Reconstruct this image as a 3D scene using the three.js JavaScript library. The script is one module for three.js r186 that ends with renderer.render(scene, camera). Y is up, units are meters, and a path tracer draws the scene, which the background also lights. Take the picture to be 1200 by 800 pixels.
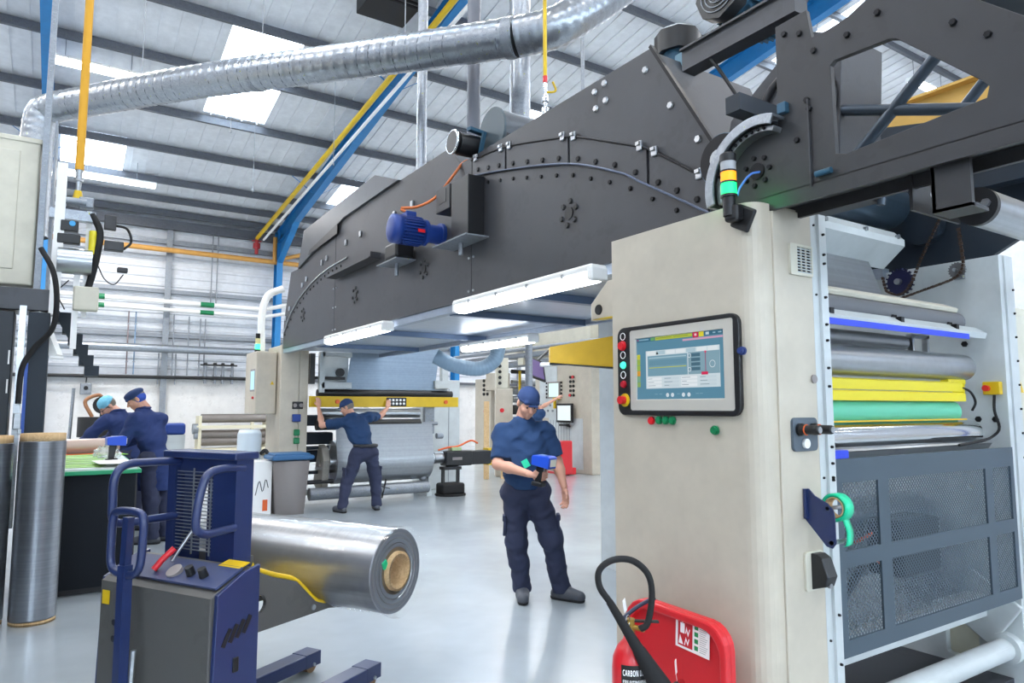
import * as THREE from 'three';
import { mergeGeometries } from 'three/addons/utils/BufferGeometryUtils.js';
import { RoundedBoxGeometry } from 'three/addons/geometries/RoundedBoxGeometry.js';
import { RectAreaLightUniformsLib } from 'three/addons/lights/RectAreaLightUniformsLib.js';
RectAreaLightUniformsLib.init();

// ---------------------------------------------------------------- camera, sky, exposure
const scene = new THREE.Scene();
const camera = new THREE.PerspectiveCamera(52.563, 1.5, 0.05, 200);
camera.position.set(0, 1.57, 0);
camera.rotation.order = 'YXZ';
camera.rotation.set(0.094777, -0.575959, 0);
scene.background = new THREE.Color().setRGB(0.76, 0.91, 1.06);       // even overcast daylight above the rooflights
scene.backgroundIntensity = 5.2;
const renderer = new THREE.WebGLRenderer({ antialias: true });
renderer.toneMapping = THREE.LinearToneMapping;
renderer.toneMappingExposure = 2.08;
renderer.shadowMap.enabled = true;
const LAMP_POWER = 31, MACHINE_LAMP_POWER = 15;                      // hall battens, machine battens
const LAMP_GLOW = 7;

// ---------------------------------------------------------------- helpers
const V = (x, y, z) => new THREE.Vector3(x, y, z);
const PI = Math.PI;
let seed = 7;
const rnd = () => { seed = (seed * 16807) % 2147483647; return seed / 2147483647; };
const used = new Map();
function numbered(n) { const k = used.get(n) ?? 0; used.set(n, k + 1); return k ? `${n}_${String(k).padStart(3, '0')}` : n; }
function thing(name, label, category, pos = [0, 0, 0], turn = 0, group) {
  const o = new THREE.Group(); o.name = numbered(name); o.position.set(...pos); o.rotation.y = turn;
  o.userData = { label, category }; if (group) o.userData.group = group;
  scene.add(o); return o;
}
function structure(name, pos = [0, 0, 0], label) {
  const o = new THREE.Group(); o.name = name; o.position.set(...pos); o.userData = { kind: 'structure' }; if (label) o.userData.label = label;
  scene.add(o); return o;
}
function copyOf(o, pos, turn, label, group) {
  const c = o.clone(); c.name = numbered(o.name.replace(/_\d{3}$/, '')); c.position.set(...pos); if (turn !== undefined) c.rotation.y = turn;
  c.userData = { ...o.userData }; if (label) c.userData.label = label; if (group) c.userData.group = group; scene.add(c); return c;
}
function metreUV(g) {                                               // box-mapped uv in metres
  const p = g.attributes.position, n = g.attributes.normal, uv = new Float32Array(p.count * 2);
  for (let i = 0; i < p.count; i++) {
    const ax = Math.abs(n.getX(i)), ay = Math.abs(n.getY(i)), az = Math.abs(n.getZ(i)), x = p.getX(i), y = p.getY(i), z = p.getZ(i);
    if (ax >= ay && ax >= az) { uv[2 * i] = z; uv[2 * i + 1] = y; } else if (ay >= az) { uv[2 * i] = x; uv[2 * i + 1] = z; } else { uv[2 * i] = x; uv[2 * i + 1] = y; }
  }
  g.setAttribute('uv', new THREE.BufferAttribute(uv, 2)); return g;
}
function clean(g) {
  if (g.index) g = g.toNonIndexed();
  for (const k of Object.keys(g.attributes)) if (!['position', 'normal', 'uv'].includes(k)) g.deleteAttribute(k);
  if (!g.attributes.normal) g.computeVertexNormals();
  if (!g.attributes.uv) g.setAttribute('uv', new THREE.BufferAttribute(new Float32Array(g.attributes.position.count * 2), 2));
  g.morphAttributes = {}; g.clearGroups?.(); return g;
}
const SEPARATE = new Set('screw pan_screw bolt cover_bolt bolt_row panel_bolt panel_latch rivet knee_brace clamp cap_bolt key switch_block key_column red_lamp knob louvre_slot rear_switch switch switch_knob green_switch red_button vent_slot hanger saddle overhead_pipe overhead_column rail_mark tower_panel bracket_foot symbol_ring end_cap journal laces film_edge grille rib key_lamp motor_shelf red_lever'.split(' '));
function M(name, geoms, mat, parent, keepUV = false) {              // one named mesh from several geometries; small repeated pieces become a mesh each
  if (Array.isArray(geoms) && geoms.length > 1 && SEPARATE.has(name)) { let m; for (const g of geoms) m = M(name, g, mat, parent, keepUV); return m; }
  geoms = (Array.isArray(geoms) ? geoms : [geoms]).map(clean);
  let g = geoms.length > 1 ? mergeGeometries(geoms) : geoms[0];
  if (!keepUV) g = metreUV(g);
  const m = new THREE.Mesh(g, mat); m.name = name; m.castShadow = m.receiveShadow = true;
  (parent ?? scene).add(m); return m;
}
const B = (w, h, d, x = 0, y = 0, z = 0, ry = 0, rx = 0, rz = 0) => { const g = new THREE.BoxGeometry(w, h, d); if (rz) g.rotateZ(rz); if (rx) g.rotateX(rx); if (ry) g.rotateY(ry); return g.translate(x, y, z); };
const RB = (w, h, d, x = 0, y = 0, z = 0, r = 0.01, ry = 0, rx = 0, rz = 0) => { const g = new RoundedBoxGeometry(w, h, d, 2, Math.min(r, w / 2.01, h / 2.01, d / 2.01)); if (rz) g.rotateZ(rz); if (rx) g.rotateX(rx); if (ry) g.rotateY(ry); return g.translate(x, y, z); };
function CY(a, b, r, r2 = r, seg = 16, open = false) {
  const A = V(...a), Bv = V(...b), d = Bv.clone().sub(A), g = new THREE.CylinderGeometry(r2, r, d.length(), seg, 1, open);
  g.applyQuaternion(new THREE.Quaternion().setFromUnitVectors(V(0, 1, 0), d.normalize()));
  return g.translate((a[0] + b[0]) / 2, (a[1] + b[1]) / 2, (a[2] + b[2]) / 2);
}
function BAR(a, b, w, h = w) {                                       // square bar from a to b
  const A = V(...a), Bv = V(...b), d = Bv.clone().sub(A), L = d.length(), g = new THREE.BoxGeometry(w, h, L);
  const m = new THREE.Matrix4().lookAt(Bv, A, Math.abs(d.y) > 0.99 * L ? V(1, 0, 0) : V(0, 1, 0)); g.applyMatrix4(m);
  return g.translate((a[0] + b[0]) / 2, (a[1] + b[1]) / 2, (a[2] + b[2]) / 2);
}
function TU(pts, r, seg = 8, n, closed = false, type = 'catmullrom', tension = 0.5) {
  return new THREE.TubeGeometry(new THREE.CatmullRomCurve3(pts.map((p) => V(...p)), closed, type, tension), n ?? pts.length * 7, r, seg, closed);
}
const SPH = (r, x, y, z, sx = 1, sy = 1, sz = 1, a = 14, b = 10) => new THREE.SphereGeometry(r, a, b).scale(sx, sy, sz).translate(x, y, z);
function shape(pts, holes = []) {
  const s = new THREE.Shape(pts.map((p) => new THREE.Vector2(p[0], p[1])));
  for (const h of holes) s.holes.push(new THREE.Path(h.map((p) => new THREE.Vector2(p[0], p[1]))));
  return s;
}
const circ = (x, y, r, n = 20) => Array.from({ length: n }, (_, i) => [x + r * Math.cos(2 * PI * i / n), y + r * Math.sin(2 * PI * i / n)]);
function rrect(x0, y0, x1, y1, r, n = 5) {
  const o = [], c = [[x1 - r, y1 - r, 0], [x0 + r, y1 - r, 1], [x0 + r, y0 + r, 2], [x1 - r, y0 + r, 3]];
  for (const [x, y, q] of c) for (let i = 0; i <= n; i++) { const a = (q + i / n) * PI / 2; o.push([x + r * Math.cos(a), y + r * Math.sin(a)]); }
  return o;
}
const ext = (pts, holes, th, bevel = 0) => new THREE.ExtrudeGeometry(shape(pts, holes), { depth: th - 2 * bevel, bevelEnabled: bevel > 0, bevelSize: bevel, bevelThickness: bevel, bevelOffset: -bevel, bevelSegments: 2, curveSegments: 8 }).translate(0, 0, bevel);
const PX = (pts, holes, x, th, bevel = 0) => ext(pts, holes, th, bevel).rotateY(-PI / 2).translate(x + th, 0, 0);      // (z, y) outline, fills x .. x + th
const PZ = (pts, holes, z, th, bevel = 0) => ext(pts, holes, th, bevel).translate(0, 0, z);                             // (x, y) outline, fills z .. z + th
const PY = (pts, holes, y, th, bevel = 0) => ext(pts.map((p) => [p[0], -p[1]]), holes.map((h) => h.map((p) => [p[0], -p[1]])), th, bevel).rotateX(-PI / 2).translate(0, y, 0); // (x, z) outline
function LA(pts, seg = 24) { return new THREE.LatheGeometry(pts.map((p) => new THREE.Vector2(p[0], p[1])), seg); }
function alongTo(g, a, b) {                                          // turn a y-axis geometry to start at a and point to b
  const d = V(...b).sub(V(...a)).normalize(); return g.applyQuaternion(new THREE.Quaternion().setFromUnitVectors(V(0, 1, 0), d)).translate(...a);
}
const bolt = (x, y, z, r = 0.012, axis = 'x') => { const g = new THREE.CylinderGeometry(r, r * 1.25, 0.012, 6); if (axis === 'x') g.rotateZ(PI / 2); if (axis === 'z') g.rotateX(PI / 2); return g.translate(x, y, z); };

// ---------------------------------------------------------------- textures and materials
function dataTex(n, fn, srgb = false, rep = 1) {
  const d = new Uint8Array(n * n * 4);
  for (let y = 0; y < n; y++) for (let x = 0; x < n; x++) { const c = fn(x / n, y / n, x, y), i = (y * n + x) * 4; d[i] = c[0]; d[i + 1] = c[1] ?? c[0]; d[i + 2] = c[2] ?? c[0]; d[i + 3] = 255; }
  const t = new THREE.DataTexture(d, n, n); t.wrapS = t.wrapT = THREE.RepeatWrapping; t.magFilter = THREE.LinearFilter; t.minFilter = THREE.LinearMipmapLinearFilter; t.generateMipmaps = true;
  if (srgb) t.colorSpace = THREE.SRGBColorSpace; t.repeat.set(rep, rep); t.needsUpdate = true; return t;
}
function lattice(n) { const a = new Float32Array(n * n); for (let i = 0; i < n * n; i++) a[i] = rnd(); return (u, v) => { u = ((u % 1) + 1) % 1 * n; v = ((v % 1) + 1) % 1 * n; const x = u | 0, y = v | 0, fx = u - x, fy = v - y, sx = fx * fx * (3 - 2 * fx), sy = fy * fy * (3 - 2 * fy), q = (i, j) => a[((y + j) % n) * n + (x + i) % n]; return (q(0, 0) * (1 - sx) + q(1, 0) * sx) * (1 - sy) + (q(0, 1) * (1 - sx) + q(1, 1) * sx) * sy; }; }
const L8 = lattice(8), L16 = lattice(16), L32 = lattice(32), L64 = lattice(64), L128 = lattice(128);
const fbm = (u, v) => L8(u, v) * 0.4 + L16(u, v) * 0.28 + L32(u, v) * 0.18 + L64(u, v) * 0.14;
const T = {
  mottle: dataTex(256, (u, v) => { const a = 228 + 27 * fbm(u, v); return [a, a, a]; }, true, 0.7),
  floor: dataTex(512, (u, v) => { const a = 214 + 40 * fbm(u, v); return [a - 1, a, a]; }, true, 0.22),
  brush: dataTex(256, (u, v, x, y) => { const a = 226 + 29 * (0.7 * L128(0.13, v) + 0.3 * L32(u, v)); return [a, a, a]; }, true, 1.1),
  grain: dataTex(256, (u, v) => { const a = 120 + 70 * L128(u, v) + 60 * L64(v, u); return [a, a, a]; }, false, 3),
  cloth: dataTex(128, (u, v, x, y) => { const a = 150 + 50 * ((x + y) % 4 < 2 ? 1 : 0) + 50 * L64(u, v); return [a, a, a]; }, false, 22),
  card: dataTex(256, (u, v, x, y) => { const s = L128(u, v) * 26 + L32(u, v) * 22; return [205 + s * 0.9 - 20, 172 + s - 22, 128 + s - 22]; }, true, 3),
  worn: dataTex(512, (u, v) => { const w = fbm(u, v) > 0.66 && L64(u, v) > 0.45 ? 30 : 0, a = 236 + 18 * fbm(v, u) - w * 0.3; return [a, a, a]; }, true, 0.6),
  galv: dataTex(256, (u, v) => { const a = 222 + 33 * (L64(u, v) > 0.5 ? L32(u, v) : L16(v, u)); return [a, a, a + 2]; }, true, 2.2),
};
function mat(color, rough = 0.5, metal = 0, o = {}) { return new THREE.MeshPhysicalMaterial({ color, roughness: rough, metalness: metal, ...o }); }
const K = {
  beige: mat('#c9c0af', 0.42, 0, { map: T.mottle }),
  cream: mat('#d9d5c4', 0.55, 0, { map: T.mottle }),
  paleGrey: mat('#cfd5d6', 0.45, 0.1, { map: T.mottle }),
  dark: mat('#48494d', 0.42, 0.35, { map: T.worn, bumpMap: T.grain, bumpScale: 0.0004 }),
  darker: mat('#3d3d3f', 0.45, 0.3, { map: T.worn }),
  black: mat('#17181b', 0.4),
  rubber: mat('#141416', 0.75),
  navyFrame: mat('#1d2935', 0.55, 0.1, { map: T.mottle }),
  bolt: mat('#b9bcc0', 0.28, 0.9),
  boltDark: mat('#1d1d20', 0.4, 0.6),
  steel: mat('#b4b8bc', 0.3, 0.9, { map: T.brush }),
  chrome: mat('#d9dcdf', 0.12, 1),
  film: mat('#b9bcc0', 0.3, 0.85, { map: T.brush }),
  galv: mat('#aab0b6', 0.32, 0.85, { map: T.galv }),
  galvDull: mat('#9aa0a6', 0.5, 0.6, { map: T.galv }),
  purlin: mat('#6d7178', 0.5, 0.45, { map: T.galv }),
  roof: mat('#eceef2', 0.6, 0, { map: T.mottle }),
  clad: mat('#e4e8ee', 0.5, 0, { map: T.mottle }),
  wallWhite: mat('#e9e8e6', 0.75, 0, { map: T.worn }),
  blueSteel: mat('#1f7fc0', 0.45, 0.05, { map: T.mottle }),
  yellow: mat('#e3bd18', 0.42, 0, { map: T.mottle }),
  yellowBright: mat('#d8c81c', 0.38),
  mustard: mat('#d9ae1f', 0.5, 0, { map: T.mottle }),
  orangePipe: mat('#d8a050', 0.5, 0, { map: T.mottle }),
  red: mat('#d5202a', 0.3, 0, { clearcoat: 0.4, clearcoatRoughness: 0.2 }),
  redPlastic: mat('#d0242c', 0.36, 0, { bumpMap: T.grain, bumpScale: 0.0003 }),
  blueBright: mat('#1d3fd0', 0.4),
  blueMotor: mat('#1b3b86', 0.42, 0.1),
  tealMotor: mat('#2f5870', 0.5, 0.15, { map: T.worn }),
  stackBlue: mat('#20305f', 0.36, 0.05, { clearcoat: 0.4, clearcoatRoughness: 0.25, map: T.mottle }),
  stackGrey: mat('#585755', 0.5, 0.05, { map: T.worn, bumpMap: T.grain, bumpScale: 0.0005 }),
  green: mat('#12b078', 0.4), greenDark: mat('#0f7a4c', 0.4), mint: mat('#5cbb98', 0.35),
  white: mat('#eeeeec', 0.4), card: mat('#ffffff', 0.85, 0, { map: T.card }), paper: mat('#f2f2ee', 0.8),
  plasticGrey: mat('#8d8684', 0.5), lidBlue: mat('#2b5b86', 0.5), orange: mat('#e0632a', 0.5),
  hose: mat('#7f97ab', 0.4, 0.2), mat: mat('#c9cfce', 0.7),
  skin: mat('#cf9a82', 0.55, 0, { sheen: 0.2, sheenRoughness: 0.5 }), polo: mat('#1d3a60', 0.9, 0, { bumpMap: T.cloth, bumpScale: 0.0004, sheen: 0.3, sheenRoughness: 0.6, sheenColor: new THREE.Color('#4f6f96') }),
  trouser: mat('#2a3049', 0.85, 0, { bumpMap: T.cloth, bumpScale: 0.0005, sheen: 0.25, sheenRoughness: 0.6, sheenColor: new THREE.Color('#66708c') }),
  coat: mat('#1f3263', 0.85, 0, { bumpMap: T.cloth, bumpScale: 0.0004 }), capBlue: mat('#253b66', 0.85, 0, { bumpMap: T.cloth, bumpScale: 0.0006 }),
  hair: mat('#7d756c', 0.9), net: mat('#7cc6e4', 0.7), shoe: mat('#4b4f57', 0.5), sole: mat('#232428', 0.8), belt: mat('#1d1e22', 0.4),
};
K.pane = mat('#ffffff', 0.08, 0, { transmission: 1, thickness: 0, ior: 1.45 });
K.wrap = mat('#ffffff', 0.12, 0, { transmission: 1, thickness: 0, ior: 1.3, specularIntensity: 0.9 });
const glow = (c, k) => new THREE.MeshStandardMaterial({ color: c, emissive: c, emissiveIntensity: k, roughness: 0.4 });
K.lamp = glow('#f4f8ff', LAMP_GLOW);

// a sealed LED batten with its light; length runs along x before the turn about y
function batten(label, pos, len, turn, power, group, w = 0.14, tint = '#fff7ee') {
  const t = thing('led_batten', label, 'lamp', pos, turn, group);
  M('housing', [RB(len, 0.05, w, 0, 0.055, 0, 0.02)], K.white, t);
  M('diffuser', [RB(len - 0.03, 0.075, w * 0.86, 0, 0.005, 0, 0.035)], K.lamp, t);
  for (const s of [-1, 1]) M('end_cap', [RB(0.05, 0.09, w, s * (len / 2 - 0.02), 0.02, 0, 0.015)], K.white, t);
  for (let i = 0; i < 4; i++) for (const s of [-1, 1]) M('clip', [B(0.025, 0.03, 0.012, (i - 1.5) * len / 4.4, 0.035, s * w * 0.5)], K.steel, t);
  const l = new THREE.RectAreaLight(tint, power, len - 0.06, w * 0.8);
  l.position.set(pos[0], pos[1] - 0.045, pos[2]); l.rotation.set(-PI / 2, 0, turn); l.castShadow = true; scene.add(l);
  return t;
}

// ---------------------------------------------------------------- the hall
const X0 = -13, X1 = 22, Z0 = -25, Z1 = 8, RIDGE = -3, PITCH = 0.16, EAVES = 7.9;
const roofY = (z) => EAVES + PITCH * (z <= RIDGE ? z - Z0 : (2 * RIDGE - z) - Z0);
{
  const f = structure('floor'); M('floor_slab', [B(X1 - X0, 0.3, Z1 - Z0, (X0 + X1) / 2, -0.15, (Z0 + Z1) / 2)],
    mat('#b6bfc5', 0.38, 0, { map: T.floor, clearcoat: 1, clearcoatRoughness: 0.18 }), f);
}
{ // ceiling: profiled sheets with ribs, rooflights between them
  const c = structure('ceiling'), W = 1.49, ang = Math.atan(PITCH);
  const lights = { A: [-22.35, -20.35, [-7, -2, 3, 8]], Bq: [-18.3, -14.45, [-5, 0, 5, 10]], C: [-10.4, -6.6, [-7, -2, 3, 8]], Dq: [0.6, 4.4, [-7, -2, 3, 8]] };
  let n = 0;
  for (let k = -11; k < 14; k++) {
    const xa = Math.max(X0, 2.61 + k * W), xb = Math.min(X1, xa + W - (xa === X0 ? 0 : 0)); if (xb - xa < 0.2) continue;
    const cuts = Object.values(lights).filter((l) => l[2].includes(k)).map((l) => [l[0], l[1]]);
    const segs = []; let z = Z0 - 0.1;
    for (const [a, b] of cuts) { segs.push([z, a]); z = b; } segs.push([z, Z1 + 0.1]);
    const put = (za, zb, m, name, ribs) => {
      const s = (za + zb) / 2 <= RIDGE ? 1 : -1, L = (zb - za) / Math.cos(ang), zm = (za + zb) / 2, ym = roofY(zm), g = [B(xb - xa, 0.03, L, (xa + xb) / 2, ym + 0.015, zm, 0, -s * ang)];
      if (ribs) for (let i = 0; i < 4; i++) g.push(B(0.035, 0.03, L, xa + (i + 0.5) * (xb - xa) / 4 * 1, ym - 0.012, zm, 0, -s * ang));
      return M(name, g, m, c);
    };
    for (const [a, b] of segs) { if (a < RIDGE && b > RIDGE) { put(a, RIDGE, K.roof, 'roof_sheet', true); put(RIDGE, b, K.roof, 'roof_sheet', true); } else put(a, b, K.roof, 'roof_sheet', true); }
    for (const [a, b] of cuts) put(a, b, K.pane, 'rooflight', false);
  }
}
{ // purlins run across the hall under the sheets
  const g = structure('trim_1'); g.userData.label = 'dark grey roof purlins under the white roof sheets';
  const zs = [-24.5, -23.46, -22.2, -20.28, -18.37, -16.26, -14.39]; for (let z = -12.4; z < 7.8; z += 1.95) zs.push(z);
  for (const z of zs) {
    const y = roofY(z);
    M('purlin', [B(X1 - X0, 0.2, 0.025, (X0 + X1) / 2, y - 0.14, z), B(X1 - X0, 0.022, 0.09, (X0 + X1) / 2, y - 0.05, z - 0.04), B(X1 - X0, 0.022, 0.09, (X0 + X1) / 2, y - 0.24, z + 0.04)], K.purlin, g);
  }
}
{ // blue portal frames: rafter with top and bottom flanges, column, haunch, knee brackets
  const rafter = (x, name, lab) => {
    const r = structure(name, [0, 0, 0], lab), ang = Math.atan(PITCH), L1 = (RIDGE - Z0) / Math.cos(ang), zm = (RIDGE + Z0) / 2, y = roofY(zm) - 0.26;
    const fl = (dy, w, z0, z1, s) => { const L = (z1 - z0) / Math.cos(ang), zc = (z0 + z1) / 2; return B(w, 0.025, L, x, roofY(zc) - 0.26 + dy, zc, 0, -s * ang); };
    for (const [za, zb, s] of [[Z0 + 0.2, RIDGE, 1], [RIDGE, Z1 - 0.2, -1]]) {
      M('top_flange', fl(0, 0.2, za, zb, s), K.blueSteel, r); M('bottom_flange', fl(-0.46, 0.2, za, zb, s), K.blueSteel, r);
      const zc = (za + zb) / 2; M('web', [B(0.014, 0.45, (zb - za) / Math.cos(ang), x, roofY(zc) - 0.49, zc, 0, -s * ang)], K.blueSteel, r);
    }
    for (const [z, s] of [[Z0 + 0.25, 1], [Z1 - 0.25, -1]]) { const EAVES = roofY(z);
      M('column', [B(0.2, EAVES - 0.2, 0.02, x, (EAVES - 0.2) / 2, z), B(0.2, EAVES - 0.2, 0.02, x, (EAVES - 0.2) / 2, z + s * 0.4), B(0.014, EAVES - 0.2, 0.4, x, (EAVES - 0.2) / 2, z + s * 0.2)], K.blueSteel, r);
      M('haunch', [PX([[z + s * 0.4, 6.6], [z + s * 2.4, roofY(z + s * 2.4) - 0.72], [z + s * 0.4, roofY(z) - 0.4]], [], x - 0.007, 0.014), BAR([x, 6.6, z + s * 0.4], [x, roofY(z + s * 2.4) - 0.72, z + s * 2.4], 0.2, 0.022)], K.blueSteel, r);
    }
    const gz = []; for (const z of [-20.3, -14.4, -8.5]) for (const s of [-1, 1]) gz.push(BAR([x + s * 0.06, roofY(z) - 0.7, z], [x + s * 0.75, roofY(z) - 0.24, z], 0.05, 0.008));
    M('knee_brace', gz, K.blueSteel, r);
  };
  rafter(6.15, 'trim_2', 'blue steel portal frame beside the dark drying tunnel'); rafter(-0.6, 'trim_3', 'blue steel portal frame above the cream machine housing'); rafter(13.2, 'trim_4'); rafter(-7.4, 'trim_5');
}
{ // back wall: white masonry dado, ribbed cladding above, rails and posts
  const w = structure('wall_back');
  M('masonry', [B(X1 - X0, 2.5, 0.3, (X0 + X1) / 2, 1.25, Z0 - 0.15)], K.wallWhite, w);
  const pts = []; let y = 2.5; const pr = [[0, 0], [0.03, 0.035], [0.11, 0.035], [0.14, 0], [0.3, 0]];
  pts.push([0, 2.5]); while (y < 8.2) { for (const [dy, dz] of pr) pts.push([dz, y + dy]); y += 0.3; } pts.push([-0.2, y]); pts.push([-0.2, 2.5]);
  const q = ext(pts, [], X1 - X0).rotateY(PI / 2).translate(X0, 0, 0); // outline (-z, y) swept along x
  q.rotateY(0); const g2 = ext(pts.map(([a, b]) => [-a, b]), [], X1 - X0).rotateY(PI / 2).translate(X0, 0, Z0 - 0.05);
  M('cladding', g2, K.clad, w);
  for (const [yy, h] of [[2.53, 0.09], [3.9, 0.12], [5.35, 0.13], [7.0, 0.16]]) M('rail', [B(X1 - X0, h, 0.06, (X0 + X1) / 2, yy, Z0 + 0.04), B(X1 - X0, 0.015, 0.14, (X0 + X1) / 2, yy - h / 2, Z0 + 0.07)], yy < 3 ? K.purlin : K.galvDull, w);
  for (const x of [2.72, -4.2, 9.6, 16.5]) M('post', [B(0.18, 7.6, 0.02, x, 3.8, Z0 + 0.16), B(0.05, 7.6, 0.14, x, 3.8, Z0 + 0.08)], K.galvDull, w);
  M('eaves_beam', [B(X1 - X0, 0.28, 0.1, (X0 + X1) / 2, 7.55, Z0 + 0.18), B(X1 - X0, 0.04, 0.22, (X0 + X1) / 2, 7.4, Z0 + 0.18)], K.purlin, w);
  const side = (name, x) => { const s = structure(name); M('masonry', [B(0.3, 2.5, Z1 - Z0, x, 1.25, (Z0 + Z1) / 2)], K.wallWhite, s); M('cladding', [PX([[Z0, 2.5], [Z1, 2.5], [Z1, roofY(Z1) + 0.1], [RIDGE, roofY(RIDGE) + 0.1], [Z0, EAVES + 0.1]], [], x - 0.1, 0.2)], K.clad, s); };
  side('wall_left', X0 - 0.15); side('wall_right', X1 + 0.15);
  const fr = structure('wall_front'), H = roofY(Z1) + 0.1, wy0 = 2.6, wy1 = 5.2; // high glazed band behind the camera
  M('masonry', [B(X1 - X0, wy0, 0.3, (X0 + X1) / 2, wy0 / 2, Z1 + 0.15)], K.wallWhite, fr); M('cladding', [B(X1 - X0, H - wy1, 0.2, (X0 + X1) / 2, (H + wy1) / 2, Z1 + 0.15)], K.clad, fr);
  for (const [i, xa] of [-11, -4, 3, 10].entries()) {
    M('pier', B(1.6, wy1 - wy0, 0.25, xa - 1.2, (wy0 + wy1) / 2, Z1 + 0.15), K.clad, fr);
    const w = structure(`window_${i + 1}`, [xa, wy0, Z1 + 0.15]), W = 5.4, HH = wy1 - wy0;
    for (let k = 0; k < 4; k++) M('pane', B(W / 4 - 0.06, HH - 0.06, 0.01, W / 4 * (k + 0.5) - 0.4, HH / 2, 0), K.pane, w);
    for (let k = 0; k <= 4; k++) M('mullion', B(0.06, HH, 0.08, W / 4 * k - 0.4, HH / 2, 0), K.galvDull, w); M('transom', [B(W, 0.06, 0.08, W / 2 - 0.4, HH / 2, 0)], K.galvDull, w);
  }
  M('pier', B(7.2, wy1 - wy0, 0.25, 18.6, (wy0 + wy1) / 2, Z1 + 0.15), K.clad, fr);
}

// ---------------------------------------------------------------- hall battens (two rows in view, the rest of the grid continues overhead)
{
  for (const [x, y, z, len, lab] of [[0.3, 8.66, -16.48, 1.6, 'white LED batten hung under the roof behind the spiral duct'], [0.86, 7.83, -21.65, 2.2, 'white LED batten under the small rooflight near the back wall']]) { const b = batten(lab, [x, y, z], len, 0, LAMP_POWER * 1.7, undefined, 0.34); M('hanger', [-0.6, 0.6].map((q) => CY([q, 0.08, 0], [q, roofY(z) - y, 0], 0.008, 0.008, 5)), K.galvDull, b); }
  for (const z of [-21.6, -18, -13.2, -8.6, -4.4, 0, 4.6]) for (const x of [-9, -4.4, 0.2, 5, 9.6, 14.4, 18.5]) {
    if ((x === 5 && z < -9) || (x === 9.6 && z === -13.2) || (x === 0.2 && z < -17)) continue; // roof bays without a fitting
    const yy = roofY(z) - 0.7;
    const b = batten('white LED batten hung high under the purlins of the hall', [x, yy, z], 1.8, 0, z < -8 ? LAMP_POWER * 1.6 : LAMP_POWER, 'hall battens', 0.24);
    M('hanger', [-0.7, 0.7].map((q) => CY([q, 0.08, 0], [q, roofY(z) - yy, 0], 0.008, 0.008, 5)), K.galvDull, b);
  }
}

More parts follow.
